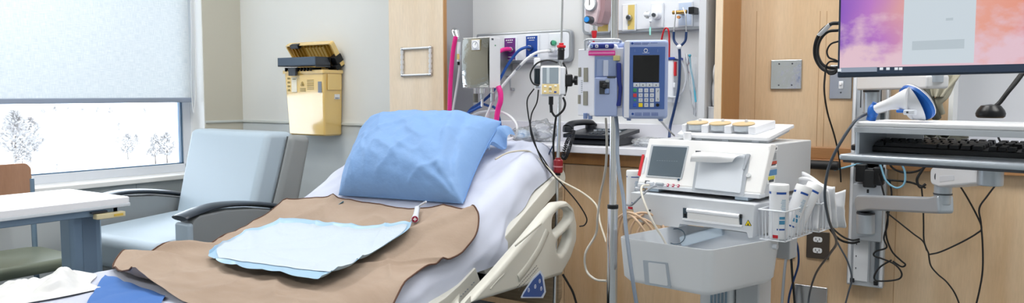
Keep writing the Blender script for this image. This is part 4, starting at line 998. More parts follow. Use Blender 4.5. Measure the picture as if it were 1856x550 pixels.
# ---------------------------------------------------------------- counter items: telephone and bags
mPhone = mat('charcoal_phone_plastic', '#1b1e25', .32); CT = .982
Tf = Fr((-1.66, 2.93, CT), math.radians(6)); pc0 = onZ(1028, 256, CT); pc1 = onZ(1136, 258, CT)
Tf = Fr((onY(1030, 250, 2.865).x, 2.865, CT), 0.0)
t = thing('desk_telephone', 'black desk telephone with coiled cord standing on the lilac countertop', 'telephone', Tf.o, Tf.yaw)
wd = .235
b = B(); b.plate([(0, 0), (.16, 0), (.16, .03), (.02, .035), (0, .02)], wd - .02, mPhone, basis((.01, .01, 0), (0, 1, 0), (0, 0, 1)), bev=.005, r=.008); build('stand', b, t)
b = B(); b.plate([(-.02, .030), (.18, .050), (.18, .066), (-.02, .046)], wd + .03, mPhone, basis((-.015, 0, 0), (0, 1, 0), (0, 0, 1)), bev=.004, r=.003); build('body', b, t)
b = B()
for r_ in range(4):
    for c_ in range(3): b.box((.10 + c_ * .022, .0 + r_ * .022, .046 + r_ * .0024), (.116 + c_ * .022, .014 + r_ * .022, .0535 + r_ * .0024), mDarkP, .0015)
b.box((.08, .10, .058), (.20, .16, .0665), mat('phone_display', '#4b565f', .15), .001)
for c_ in range(6): b.box((.075 + c_ * .022, .088, .052), (.090 + c_ * .022, .095, .0625), mGreyP, .001)
for r_ in range(5): b.box((.18, .004 + r_ * .016, .046 + r_ * .0018), (.215, .012 + r_ * .016, .053 + r_ * .0018), mGreyP, .001)
build('keypad', b, t)
b = B(); b.tube([(.0, -.005, .072), (.005, .02, .088), (.01, .09, .092), (.012, .16, .090), (.012, .185, .076)], .021, mPhone, n=16, flat=.62, ref=(0, 0, 1), rf=lambda u: 1 + .28 * (abs(2 * u - 1) ** 3)); b.cyl((.0, -.002, .052), (.0, .0, .078), .024, mPhone, bev=.004); b.cyl((.012, .175, .058), (.012, .175, .08), .024, mPhone, bev=.004); build('handset', b, t)
b = B(); P = [onY(1040, 236, 2.80), onY(1038, 250, 2.785), onY(1034, 262, 2.775), onY(1030, 275, 2.775), onY(1024, 287, 2.78), onY(1020, 282, 2.785), onY(1026, 262, 2.79), onY(1032, 248, 2.82)]
S = smooth_path(P, 10); hel = []
for i in range(len(S) - 1):
    T_ = (S[i + 1] - S[i]).normalized(); n1_ = T_.orthogonal().normalized(); n2_ = T_.cross(n1_)
    for k in range(4): a_ = (i * 4 + k) * .9; hel.append(S[i].lerp(S[i + 1], k / 4) + n1_ * .0065 * math.cos(a_) + n2_ * .0065 * math.sin(a_))
b.tube(hel, .0022, mPhone, n=6, sub=1); build('coiled_cord', b, t, world=True)
def crumple(c, r, amp, seed, m, fl=.0):
    bm = bmesh.new(); bmesh.ops.create_icosphere(bm, subdivisions=5, radius=1)
    for v in bm.verts:
        d = v.co.normalized(); k = 1 + amp * .45 * noise.noise(d * 1.8 + V((seed, 0, 0))) - amp * .22 * abs(noise.noise(d * 5 + V((0, seed, 0)))) - amp * .10 * abs(noise.noise(d * 11 + V((0, 0, seed))))
        v.co = V((d.x * r[0] * k, d.y * r[1] * k, max(-r[2] * .8, d.z * r[2] * k)))
    bmesh.ops.translate(bm, vec=V(c), verts=bm.verts)
    for f in bm.faces: f.smooth = True
    return bm
q = onY(950, 243, 2.93)
t = thing('oxygen_mask_bag', 'clear plastic bag with a pale blue mask lying on the counter behind the bed', 'plastic bag', (q.x, 2.93, CT))
b = B(); b.add(crumple((q.x + .00, 2.93, CT + .032), (.075, .06, .036), .6, 3, film), film); build('bag', b, t, world=True)
b = B(); b.add(crumple((q.x - .01, 2.93, CT + .030), (.042, .035, .026), .2, 5, film), mat('pale_blue_vinyl', '#bcd3ea', .3)); b.cyl((q.x + .01, 2.90, CT + .03), (q.x + .0, 2.93, CT + .03), .012, mat('sky_blue_port', '#8fb6e0', .3)); build('mask', b, t, world=True)
q = onY(980, 240, 2.96)
t = thing('tubing_bag', 'crinkled clear bag with printed face leaning behind the mask bag', 'plastic bag', (q.x, 2.97, CT))
b = B(); b.add(crumple((q.x, 2.97, CT + .045), (.085, .05, .055), .7, 11, film), film)
build('bag', b, t, world=True)
b = B(); b.tube([(q.x - .04, 2.96, CT + .02), (q.x, 2.95, CT + .05), (q.x + .05, 2.97, CT + .03), (q.x + .01, 2.99, CT + .015), (q.x - .03, 2.96, CT + .012)], .005, mTubeC); build('tubing', b, t, world=True)
q = onY(1180, 252, 2.93)
t = thing('supply_packet', 'crumpled clear packet with white syringe on the counter behind the fetal monitor', 'packet', (q.x, 2.93, CT))
b = B(); b.add(crumple((q.x, 2.93, CT + .018), (.09, .06, .022), .7, 21, film), film); build('wrap', b, t, world=True)
b = B(); b.cyl((q.x - .05, 2.92, CT + .012), (q.x + .03, 2.94, CT + .012), .006, mWhiteP); b.box((q.x - .02, 2.95, CT + .003), (q.x + .05, 2.98, CT + .02), mWhiteP, .004); build('contents', b, t, world=True)
# ================================================================ bed drip pole with small monitor
F2 = 2.93
t = thing('drip_pole', 'thin steel drip pole at the bed head with red and black grips', 'drip pole', onF(1011, 420, F2))
pt = lambda y: onF(1019 - (y - 20) * 8 / 300, y, F2)
b = B(); b.cyl(pt(90), pt(-60), .0042, mChrome, n=16); build('upper_rod', b, t, world=True)
b = B(); b.cyl(pt(560), pt(88), .0068, mChrome, n=20); build('lower_tube', b, t, world=True)
b = B(); b.cyl(pt(109), pt(88), .0125, mBlack, bev=.003); b.cyl(pt(92), pt(84), .0145, mBlack, r1=.010, bev=.002); build('grip_sleeve', b, t, world=True)
b = B(); b.cyl(pt(87), pt(82), .0165, mRed, n=6, bev=.003); b.cyl(pt(82), pt(78), .009, mRed, n=12, bev=.002); build('red_collar', b, t, world=True)
b = B(); b.cyl(pt(314), pt(289), .0185, mDRed, n=24, bev=.006); b.cyl(pt(318), pt(313), .011, mBlack); b.cyl(pt(290), pt(286), .010, mDRed); b.cyl(pt(303), pt(301), .0192, mat('pink_ring', '#c98a92', .3)); build('lower_collar', b, t, world=True)
# module
nz = (EYE - pt(145)); nz.z = 0; nz.normalize(); ya = math.atan2(nz.y, nz.x) + PI / 2
o = onF(997, 145, 2.86); DF = Fr(o, ya - math.radians(6))
def dp(x, y, d=0.0): return DF.hit(950 + x / 3.66, 70 + y / 3.66, 'Y', d)
t = thing('patient_module', 'small white clamp-on monitor with grey screen and yellow keypad on thin pole', 'monitor', DF.o, DF.yaw)
def quad(b, x0, y0, x1, y1, d0, d1, m, bev=0, FN=None, seg=2):
    a = (FN or dp)(x0, y0, 0); c = (FN or dp)(x1, y1, 0); b.box((a.x, d0, c.z), (c.x, d1, a.z), m, bev, seg)
b = B(); quad(b, 108, 180, 240, 382, 0, .035, mWhiteP, .008, seg=3); quad(b, 225, 185, 268, 375, .012, .055, mOffP, .006); build('body', b, t)
b = B(); quad(b, 122, 192, 228, 300, -.0015, .004, mat('lcd_grey', '#8f9ca6', .12), .001); quad(b, 150, 194, 168, 298, -.0022, .001, mat('lcd_reflection', '#c2cdd4', .12)); build('screen', b, t)  # pale strip is a reflection painted onto the screen
b = B(); quad(b, 118, 303, 232, 368, -.002, .004, mat('keypad_yellow', '#e2cd96', .4), .001)
for x, y in ((140, 318), (208, 314), (140, 352), (207, 355), (174, 322), (174, 350)): c = dp(x, y); b.box((c.x - .0045, -.0035, c.z - .003), (c.x + .0045, 0, c.z + .003), mPaper if (x != 207) else mBlueL, .001)
c = dp(174, 337); b.tube([(c.x, -.003, c.z + .011), (c.x + .004, -.003, c.z), (c.x, -.003, c.z - .011), (c.x - .004, -.003, c.z)], .0008, mDarkP, n=4, sub=1, closed=True); build('keypad', b, t)
b = B(); quad(b, 255, 235, 315, 318, .02, .06, mBlack, .006)
c = dp(335, 278, .04); b.cyl((c.x - .012, .04, c.z), (c.x + .002, .04, c.z), .010, mBlack)
for k in range(6): a_ = k * PI / 3; b.cyl((c.x - .001, .04 + .012 * math.cos(a_), c.z + .012 * math.sin(a_)), (c.x + .011, .04 + .012 * math.cos(a_), c.z + .012 * math.sin(a_)), .007, mBlack, n=10, bev=.002)
b.cyl((c.x - .002, .04, c.z), (c.x + .011, .04, c.z), .013, mBlack, bev=.002); build('clamp_knob', b, t)
b = B(); c = dp(178, 385, .015); b.cyl((c.x, .015, c.z), (c.x, .015, c.z - .03), .009, mBlack); b.cyl((c.x, .015, c.z - .028), (c.x + .002, .015, c.z - .06), .006, mBlack); build('plug', b, t)
b = B(); P = [(178, 450), (182, 480), (205, 515), (235, 500), (262, 470), (272, 430), (258, 390)]; b.tube([dp(x, y, .018) for x, y in P], .0042, mRubber)
b.tube([dp(x, y, .03) for x, y in ((222, 160), (185, 148), (140, 146), (85, 165), (48, 215), (42, 260), (62, 300), (100, 312))], .0032, mRubber)
b.tube([dp(x, y, .05) for x, y in ((258, 160), (275, 200), (282, 260), (280, 330), (268, 380))], .004, mRubber); build('cable', b, t)
t = thing('oxygen_sensor', 'white-capped dark cylinder sensor hanging beside the small monitor', 'sensor', DF.M @ dp(86, 310, .06))
W_ = lambda x, y, d: DF.M @ dp(x, y, d)
b = B(); b.cyl(W_(86, 190, .06), W_(86, 128, .06), .0125, mWhiteP, bev=.006); build('cap', b, t, world=True)
b = B(); b.cyl(W_(86, 305, .06), W_(86, 200, .06), .0115, mat('blue_black_body', '#17242c', .3)); b.cyl(W_(86, 330, .06), W_(86, 302, .06), .009, mSteel); build('body', b, t, world=True)
b = B(); b.tube([W_(100, 318, .055), W_(112, 320, .04), W_(125, 315, .03)], .005, mOffP); build('link_arm', b, t, world=True)
cable('sensor_cable', 'thin black cable dropping from the sensor to the bed head', 'cable', [(968, 161), (956, 180), (957, 205), (964, 240), (975, 275), (990, 303), (1020, 336), (1047, 368), (1063, 395), (1060, 408), (1050, 411)], .0026, mRubber, f=2.90)
cable('sensor_cable', 'second thin black cable running beside the first from the sensor', 'cable', [(976, 163), (973, 186), (963, 209), (962, 240), (972, 268), (990, 297), (1003, 318)], .0026, mRubber, f=2.91)
cable('power_cable', 'thick black cord hanging along the thin drip pole', 'cable', [(1008, 211), (1005, 235), (1003, 262), (1004, 300), (1003, 345)], .0042, mRubber, f=2.95)
cable('signal_cable', 'navy cable slanting across the cabinet door behind the thin pole', 'cable', [(1003, 262), (993, 285), (988, 310), (986, 330)], .0026, mNavyS, f=2.96)
cable('pendant_cable', 'beige cord lying over the raised mattress head and trailing to the tall pole', 'cord', [(898, 289, 2.78), (922, 277, 2.86), (955, 274, 2.93), (973, 285, 2.92), (998, 309, 2.9), (1015, 327, 2.85), (1056, 350, 2.75), (1081, 373, 2.65), (1088, 405, 2.55), (1099, 440, 2.45)], .0034, mat('beige_cord', '#c9c2b2', .4), f=0)
cable('infusion_line', 'pale cord looping down beside the tall steel pole', 'cord', [(1098, 214, 2.25), (1100, 260, 2.25), (1097, 310, 2.3), (1088, 355, 2.4), (1083, 395, 2.42), (1080, 425, 2.45), (1061, 460, 2.45), (1063, 491, 2.45), (1079, 507, 2.4), (1099, 510, 2.35)], .0038, mat('pale_cord', '#c3c0b8', .4), f=0)
cable('floor_cable', 'short black cable emerging under the bed rail', 'cable', [(1020, 498), (1030, 515), (1040, 535), (1052, 580)], .004, mRubber, f=2.7)

# ================================================================ tall steel drip pole and infusion pump
FP = 2.2
t = thing('drip_stand', 'tall steel rolling drip stand carrying the infusion pump', 'drip stand', onF(1112, 170, FP) * V((1, 1, 0)) if False else V((onF(1112, 170, FP).x, onF(1112, 170, FP).y, 0)))
bx_, by_ = onF(1112, 250, FP).x, onF(1112, 250, FP).y
zc = onF(1112, 375, FP).z
b = B(); b.cyl((bx_, by_, zc - .02), (bx_, by_, 2.1), .0105, mChrome, n=28); build('inner_tube', b, t, world=True)
b = B(); b.cyl((bx_, by_, .12), (bx_, by_, zc), .0150, mChrome, n=32); build('outer_tube', b, t, world=True)
b = B(); b.cyl((bx_, by_, zc - .006), (bx_, by_, zc + .006), .0160, mBlack, n=28, bev=.002); build('collar', b, t, world=True)
b = B(); b.cyl((bx_, by_, .07), (bx_, by_, .13), .04, mSteel, bev=.01)
for k in range(5):
    a_ = k * 2 * PI / 5 + .3; b.tube([(bx_, by_, .10), (bx_ + .15 * math.cos(a_), by_ + .15 * math.sin(a_), .085), (bx_ + .27 * math.cos(a_), by_ + .27 * math.sin(a_), .07)], .014, mSteel, n=10)
build('base', b, t, world=True)
for k in range(5):
    a_ = k * 2 * PI / 5 + .3; x, y = bx_ + .27 * math.cos(a_), by_ + .27 * math.sin(a_); b = B(); b.cyl((x - .012, y, .032), (x + .012, y, .032), .031, mRubber, bev=.004); b.cyl((x, y, .04), (x, y, .075), .008, mGreyP); build('caster', b, t, world=True)
b = B()
for k in range(2):
    s_ = -1 if k else 1; b.tube([(bx_, by_, 2.08), (bx_ + s_ * .06, by_, 2.09), (bx_ + s_ * .09, by_, 2.10), (bx_ + s_ * .10, by_, 2.14)], .004, mChrome)
build('hook', b, t, world=True)

PF_ = Fr(onF(1128, 145, 2.10), YAW - math.radians(9.5))
def pp(x, y, d=0.0): return PF_.hit(1030 + x / 3.333, 60 + y / 3.333, 'Y', d)
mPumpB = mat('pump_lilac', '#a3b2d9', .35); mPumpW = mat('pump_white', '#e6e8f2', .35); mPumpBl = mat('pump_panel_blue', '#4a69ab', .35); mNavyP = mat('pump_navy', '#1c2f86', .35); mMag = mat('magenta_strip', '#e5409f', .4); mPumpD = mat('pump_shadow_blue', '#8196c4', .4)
t = thing('infusion_pump', 'large lilac and white infusion pump with black screen and blue keypad', 'infusion pump', PF_.o, PF_.yaw)
def pq(b, x0, y0, x1, y1, d0, d1, m, bev=0, seg=2, at=0.0):
    a = pp(x0, y0, at); c = pp(x1, y1, at); b.box((a.x, d0, c.z), (c.x, d1, a.z), m, bev, seg)
# cassette side: horizontal section with slanted outer cheek
zt, zb_ = pp(200, 90).z, pp(200, 503).z
xa, xb_, xc = pp(345, 0).x, pp(158, 0).x, pp(62, 0, .055).x
b = B()
sec = [(xb_, 0), (xb_ + .012, -.001), (xa, -.001), (xa, .12), (xc + .02, .12), (xc, .08), (xc, .052)]
b.plate(sec, zt - zb_, mPumpW, Matrix.Translation((0, 0, zb_)), bev=.006, seg=3, r=.004)
build('cassette_housing', b, t)
b = B(); pq(b, 118, 68, 300, 112, -.004, .10, mPumpW, .008, 3); pq(b, 118, 50, 345, 95, .03, .11, mPumpB, .010, 3); build('top_cover', b, t)
b = B(); pq(b, 132, 64, 278, 95, -.010, .0, mNavyP, .006, 3)
for x in (140, 173, 234): pq(b, x - 9, 72, x + 9, 90, -.0112, -.009, mPaper if x > 150 else mat('ice_blue', '#a9c8ee', .3), .001); pq(b, x - 3, 77, x + 3, 85, -.0118, -.011, mNavyP)
build('status_bar', b, t)
b = B(); pq(b, 122, 108, 284, 136, -.006, -.0, mMag, .002); pq(b, 126, 119, 280, 124, -.0066, -.005, mat('pale_pink', '#f3a5d2', .4)); build('magenta_strip', b, t)
# cassette bay and door
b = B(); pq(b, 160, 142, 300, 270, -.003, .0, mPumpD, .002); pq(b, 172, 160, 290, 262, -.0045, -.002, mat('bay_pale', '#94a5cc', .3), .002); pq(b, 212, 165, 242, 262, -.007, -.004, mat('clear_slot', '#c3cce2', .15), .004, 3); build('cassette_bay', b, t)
b = B(); pq(b, 160, 268, 296, 505, -.014, .0, mPumpB, .005, 3); pq(b, 190, 288, 250, 370, -.0155, -.013, mDarkP, .001); pq(b, 192, 296, 214, 330, -.020, -.014, mBlack, .002); pq(b, 208, 308, 236, 336, -.024, -.014, mBlack, .003); pq(b, 226, 282, 248, 300, -.019, -.014, mGreyP, .002); pq(b, 222, 336, 248, 368, -.019, -.014, mPumpD, .002); pq(b, 236, 262, 288, 272, -.016, -.013, mDarkP); build('cassette_door', b, t)
b = B(); o_ = [pp(x, y) for x, y in ((292, 180), (320, 180), (322, 300), (326, 330), (318, 442), (286, 442), (300, 400), (304, 330), (296, 290))]
b.plate([(q.x, q.z) for q in o_], .014, mNavyP, XZ @ Matrix.Translation((0, 0, .0)), bev=.003, r=.004); build('door_latch', b, t)
b = B(); q = pp(290, 150); b.box((q.x - .008, -.007, q.z - .008), (q.x + .010, -.001, q.z + .006), mat('pump_yellow_mark', '#d9cf8d', .4), .001); build('warning_mark', b, t)
# cheek slots
e0 = V((xb_, 0)); e1 = V((xc, .052)); ed = (e1 - e0); el = ed.length; ed.normalize()
Mc = basis((xb_, 0, 0), (ed.x, ed.y, 0), (0, 0, 1))
# outward normal check
if (Mc.to_3x3() @ V((0, 0, 1))).y > 0: sgn = -1
else: sgn = 1
b = B(); mSlot = mat('slot_taupe', '#8f8d80', .5)
for u0, u1, za, zb2 in ((.38, .62, 208, 295), (.38, .64, 352, 438), (.82, .95, 206, 262), (.84, .97, 375, 430)):
    z1_, z0_ = pp(100, za).z, pp(100, zb2).z; lo_, hi_ = sorted((0.0, sgn * .0012)); b.box((u0 * el, z0_, lo_ - .001), (u1 * el, z1_, hi_), mSlot, 0, M=Mc)
for k in range(7): z1_ = pp(100, 285 + k * 12).z; lo_, hi_ = sorted((0.0, sgn * .0012)); b.box((.72 * el, z1_ - .0016, lo_), (.80 * el, z1_, hi_), mGreyP, 0, M=Mc)
build('side_vent', b, t)
# display side
b = B(); a_ = pp(322, 42, -.02); c_ = pp(600, 520, -.02)
b.plate([(a_.x + .004, c_.z), (c_.x, c_.z), (c_.x, a_.z), (a_.x + .006, a_.z), (a_.x + .004, pp(300, 130).z)], .14, mPumpB, XZ @ Matrix.Translation((0, 0, -.12)), bev=.010, seg=4, r=.012); build('display_housing', b, t)
def dq(b, x0, y0, x1, y1, h, m, bev=0): pq(b, x0, y0, x1, y1, -.020 - h, -.0195, m, bev, 2, -.02)
b = B(); dq(b, 340, 50, 366, 512, .0008, mPumpW, .0004); build('side_trim', b, t)
b = B(); dq(b, 373, 84, 580, 460, .0012, mPumpBl, .001); c = pp(468, 106, -.02); b.tube([(c.x + .0045 * math.cos(s), -.0218, c.z + .0045 * math.sin(s)) for s in [i * PI / 6 for i in range(12)]], .0009, mPaper, n=5, sub=1, closed=True)
dq(b, 448, 119, 490, 123, .0016, mPumpB)
for x in (402, 540): c = pp(x, 108, -.02); b.tube([(c.x, -.0215, c.z - .003), (c.x, -.0215, c.z + .004)], .0006, mPumpD, n=4, sub=1)
build('keypad_panel', b, t)
b = B(); dq(b, 392, 134, 548, 298, .002, mat('pump_screen_glass', '#0c0d11', .12), .0008); build('screen', b, t)
b = B()
for k in range(4): x = 412 + k * 39.5; dq(b, x - 19, 302, x + 18, 326, .0022, mOffP, .0006); q0 = pp(x, 314, -.02); b.add(s_plate([(q0.x - .0022, q0.z - .0018), (q0.x + .0022, q0.z - .0018), (q0.x, q0.z + .0022)], .0026, r=0), mDarkP, XZ @ Matrix.Translation((0, 0, .0200)))
keys = ['1', '2', '3', '4', '5', '6', '7', '8', '9', '', '0', '.']
Mtx = lambda q, d: Matrix.Translation((q.x, -.020 - d, q.z)) @ XZ
for r_ in range(4):
    for c_ in range(3):
        x, y = 437 + c_ * 34, 347 + r_ * 29.5; mk = mat('key_yellow', '#f0d321', .4) if (r_ == 3 and c_ == 0) else mOffP
        dq(b, x - 12, y - 12, x + 12, y + 12, .0028, mk, .0008); q0 = pp(x, y, -.02)
        if keys[r_ * 3 + c_]: b.text(keys[r_ * 3 + c_], .0062, mDarkP, Mtx(q0, .0029), align='CENTER')
for y, m in ((346, mat('key_green', '#3f9f6e', .4)), (377, mat('key_red', '#c93a45', .4)), (435, mat('key_blue', '#2c56c2', .4))): dq(b, 392, y - 11, 413, y + 11, .0028, m, .0008)
dq(b, 396, 400, 409, 411, .0024, mat('key_green'), .0006)
dq(b, 527, 333, 551, 415, .0026, mOffP, .0008); q0 = pp(539, 350, -.02); b.tube([(q0.x, -.0236, q0.z - .003), (q0.x + .002, -.0236, q0.z + .003)], .0006, mDarkP, n=4, sub=1); q0 = pp(539, 400, -.02); b.tube([(q0.x, -.0236, q0.z + .003), (q0.x + .002, -.0236, q0.z - .003)], .0006, mDarkP, n=4, sub=1)
c = pp(539, 435, -.02); b.cyl((c.x, -.024, c.z), (c.x, -.019, c.z), .0045, mBlack, bev=.001)
build('keys', b, t)
b = B()
for (xx, yy, n_) in ((398, 60, 17), (398, 68, 10), (402, 484, 17), (402, 491, 18), (402, 498, 17)):
    for k in range(n_):
        if k % 6 == 5: continue
        dq(b, xx + k * 8.4, yy - 2.0, xx + k * 8.4 + 6, yy + 1.5, .0005, mBlueL)
for (x, y) in ((387, 63), (389, 489)): c = pp(x, y, -.02); b.cyl((c.x, -.0208, c.z), (c.x, -.0195, c.z), .0032, mBlueL, n=16)
build('printed_text', b, t)
for x, y in ((100, 512), (365, 522), (560, 525), (130, 514)): b = B(); c = pp(x, y, .0); b.cyl((c.x, .02, c.z - .004), (c.x, .02, c.z + .012), .006, mPumpD, bev=.001); build('foot', b, t)
b = B(); b.tube([pp(104, 105, .03), pp(103, 60, .03), pp(112, 42, .03), pp(200, 40, .03), pp(300, 41, .03), pp(318, 50, .04)], .0035, mAlu, n=10); b.tube([pp(120, 100, .06), pp(119, 62, .06), pp(130, 46, .05)], .003, mAlu, n=8); build('carry_handle', b, t)
b = B(); cc = PF_.I @ V((bx_, by_, pp(0, 250).z + PF_.o.z)); b.box((cc.x - .035, .10, cc.z - .03), (cc.x + .035, cc.y + .02, cc.z + .03), mDarkP, .006); build('pole_clamp', b, t)
cable('infusion_tubing', 'blue-grey tubing hanging from the infusion pump down past the tall pole', 'tubing', [(1116, 205, 2.16), (1119, 240, 2.12), (1119, 280, 2.08), (1123, 320, 2.05), (1130, 360, 2.02), (1134, 410, 1.98), (1140, 460, 1.95), (1147, 510, 1.93), (1155, 560, 1.93)], .0052, mat('blue_grey_tubing', '#8793a3', .35), f=0, n=10)
cable('pump_cable', 'short grey cable leaving the bottom of the infusion pump behind the fetal monitor', 'cable', [(1190, 212, 2.18), (1200, 222, 2.3), (1212, 236, 2.5), (1222, 246, 2.6)], .003, mat('grey_cable', '#8f949c', .4), f=0)
# ================================================================ fetal monitor cart
CF_ = Fr((-1.036, 2.201, 0), math.radians(-7.5))
def hitM(M, x, y):
    I = M.inverted(); o = I @ EYE; d = I.to_3x3() @ ray(x, y); return o + d * (-o.z / d.z)
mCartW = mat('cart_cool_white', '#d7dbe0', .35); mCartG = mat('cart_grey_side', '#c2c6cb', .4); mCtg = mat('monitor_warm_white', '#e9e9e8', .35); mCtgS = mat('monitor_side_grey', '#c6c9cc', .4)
UZ0, UZ1, UL, UD, SLN = .908, 1.056, .395, .365, .062
t = thing('fetal_monitor', 'boxy white fetal monitor with slate screen and paper feed on the cart', 'fetal monitor', CF_.M @ V((.2, .15, UZ0)), CF_.yaw)
T0 = ROOTM[t.name]
class CL:  # cart-frame mesh helper: builds in the cart frame, links to any root
    pass
def cbuild(name, b, root, **k):
    bmesh.ops.transform(b.bm, matrix=CF_.M, verts=b.bm.verts); return build(name, b, root, world=True, **k)
def csingle(name, label, cat, b, group=None): bmesh.ops.transform(b.bm, matrix=CF_.M, verts=b.bm.verts); return single(name, label, cat, b, group)
def ch(x, y, ax, v): return CF_.hit(x, y, ax, v)
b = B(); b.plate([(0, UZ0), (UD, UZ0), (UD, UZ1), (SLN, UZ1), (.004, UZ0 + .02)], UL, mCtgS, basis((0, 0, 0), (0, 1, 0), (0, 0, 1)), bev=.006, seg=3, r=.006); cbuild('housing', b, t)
b = B(); b.plate([(-.004, UZ0 + .012), (.02, UZ0 + .008), (.10, UZ1 - .002), (SLN - .002, UZ1 + .002)], UL + .006, mCtg, basis((-.003, 0, 0), (0, 1, 0), (0, 0, 1)), bev=.005, seg=3, r=.006); b.box((-.003, -.006, UZ0), (UL + .003, .03, UZ0 + .014), mCartW, .003); cbuild('front_fascia', b, t)
# front panel plane
fy = lambda z: -.004 + (z - UZ0 - .012) / (UZ1 - UZ0 - .010) * (SLN + .002)
FM = CF_.M @ basis((0, fy(UZ0 + .012) - .0005, UZ0 + .012), (1, 0, 0), (0, SLN + .002, UZ1 - UZ0 - .010))
def fz(X, Y): return hitM(FM, 1100 + X / 2.75, 200 + Y / 2.75)   # zoomed crop -> panel coords
def fpoly(b, pts, h, m, bev=0, r=.002, d=0.0): b.add(s_plate([(fz(*p).x, fz(*p).y) for p in pts], h, bev=bev, r=r), m, FM @ Matrix.Translation((0, 0, d)))
def fbuild(name, b): return build(name, b, t, world=True)
b = B(); fpoly(b, [(222, 172), (410, 180), (374, 345), (195, 332)], .0018, mat('monitor_bezel', '#b6bcc2', .3), .001, .003); fpoly(b, [(232, 180), (402, 187), (368, 337), (203, 325)], .0026, mat('slate_screen', '#5b6770', .12), .0008, .002)
for k in range(9): fpoly(b, [(250 + k * 12, 252 + k * .4), (258 + k * 12, 252 + k * .4), (258 + k * 12, 254 + k * .4), (250 + k * 12, 254 + k * .4)], .0029, mat('screen_text', '#75818a', .3), r=0)
fbuild('screen', b)
b = B(); fpoly(b, [(452, 208), (716, 222), (682, 432), (424, 404)], .002, mat('feeder_grey', '#a9afb6', .35), .0008, .003); fpoly(b, [(470, 215), (694, 228), (668, 418), (440, 392)], .006, mat('feeder_door_pale', '#cdd3da', .3), .002, .004); fpoly(b, [(700, 222), (718, 222), (688, 300), (678, 300)], .007, mat('feeder_grey'), .001); fpoly(b, [(446, 206), (474, 208), (466, 238), (450, 232)], .008, mDarkP, .001); fbuild('paper_door', b)
c = fz(708, 328); b = B(); b.cyl((c.x, c.y, 0), (c.x, c.y, .006), .0068, mat('button_grey', '#cfd2d4', .35), n=24, bev=.001, M=FM); fbuild('dial', b)
b = B(); fpoly(b, [(176, 222), (188, 222), (167, 330), (154, 326)], .0022, mRed, .0005, .0005); fpoly(b, [(196, 235), (201, 235), (185, 315), (178, 312)], .0022, mOffP, .0005, .0005); fbuild('red_stripe', b)
b = B(); mPort = mat('port_crimson', '#b02a4e', .3)
for x, y in ((305, 375), (331, 377), (357, 379)):
    c = fz(x, y); b.box((c.x - .0035, c.y - .0045, 0), (c.x + .0035, c.y + .0045, .003), mPort, .001, M=FM); b.cyl((c.x, c.y, .002), (c.x, c.y, .0036), .0018, mPaper, n=10, M=FM)
c = fz(358, 347); b.box((c.x - .003, c.y - .003, 0), (c.x + .003, c.y + .003, .002), mat('dark_teal', '#1f3f57', .3), M=FM)
fbuild('port', b)
b = B(); c = fz(205, 368); d_ = fz(240, 372); b.cyl((c.x, c.y, .008), (d_.x, c.y, .010), .0052, mOffP, bev=.001, M=FM); c2 = fz(252, 374); d2 = fz(288, 376); b.cyl((c2.x, c2.y, .009), (d2.x, c2.y, .009), .0055, mGreyP, bev=.001, M=FM); c3 = fz(196, 362); b.box((c3.x - .003, c3.y - .003, 0), (c3.x + .012, c3.y + .006, .004), mDarkP, M=FM); fbuild('plug', b)
b = B(); P = [(440, 216), (480, 212), (690, 228), (640, 270)]
def paper(u, v):
    a = fz(476, 214); c_ = fz(696, 229); e0_ = fz(436, 275); e1_ = fz(640, 272)
    q = (a * (1 - u) + c_ * u) * (1 - v) + (e0_ * (1 - u) + e1_ * u) * v
    return FM @ V((q.x, q.y + .003 * math.sin(v * PI) , .010 + .026 * math.sin(v * PI * .8) * (1 - .4 * u) + .004 * math.sin(u * 6 + 1) * v))
b.grid(20, 14, paper, mPaper); fbuild('chart_paper', b)
def sidep(x, y): return ch(1100 + x / 2.75, 200 + y / 2.75, 'X', UL)
b = B()
for (x0, y0, x1, y1, m) in ((808, 182, 850, 200, mPaper), (808, 216, 842, 246, mat('sticker_grey', '#9a9ea2', .4)), (808, 258, 845, 284, mPaper), (808, 300, 845, 322, mat('sticker_blue', '#4f87b5', .4)), (800, 330, 836, 362, mPaper), (808, 258, 845, 268, mat('sticker_red', '#c0503c', .4)), (802, 332, 834, 344, mat('sticker_yellow', '#d8cf4a', .4)), (812, 184, 818, 198, mDarkP), (828, 188, 846, 191, mDarkP), (828, 194, 846, 196, mDarkP), (812, 272, 840, 274, mDarkP), (806, 348, 830, 350, mDarkP), (806, 354, 830, 356, mDarkP)):
    a = sidep(x0, y0); c = sidep(x1, y1); th = .0008 if m is mPaper else .0012; b.box((UL - .001, min(a.y, c.y), min(a.z, c.z)), (UL + th, max(a.y, c.y), max(a.z, c.z)), m)
cbuild('sticker', b, t)
for x in (.05, .34):
    b = B(); b.box((x - .02, .0, UZ0 - .010), (x + .02, .05, UZ0 + .001), mat('foot_blue_grey', '#a6b6c4', .4), .002); cbuild('foot', b, t)

# transducer tray on top
TZ = UZ1 + .016
t = thing('transducer_tray', 'white moulded tray with three tan discs on top of the fetal monitor', 'tray', CF_.M @ V((.2, .2, UZ1)), CF_.yaw)
def tz(X, Y, z): return ch(1195 + X / 7.0, 200 + Y / 7.0, 'Z', z)
FY = .092; f0 = V((ch(1236, 250, 'Y', FY).x, FY, TZ)); xf = lambda px, py, y: ch(px, py, 'Y', y).x - f0.x
TM = CF_.M @ Matrix.Translation((f0.x, f0.y, TZ)) @ Matrix.Rotation(math.radians(7.5), 4, 'X')
def tm(X, Y, h=0.0): return hitM(TM @ Matrix.Translation((0, 0, h)), 1195 + X / 7.0, 200 + Y / 7.0)
def tbuild(name, b): bmesh.ops.transform(b.bm, matrix=TM, verts=b.bm.verts); return build(name, b, t, world=True)
A2, B2, C2, D2 = V((xf(1224, 244, FY), .01, 0)), V((xf(1393, 250, FY), 0, 0)), tm(1755, 172), tm(560, 105)
C2.y = min(C2.y, .235); D2.y = min(D2.y, .235)
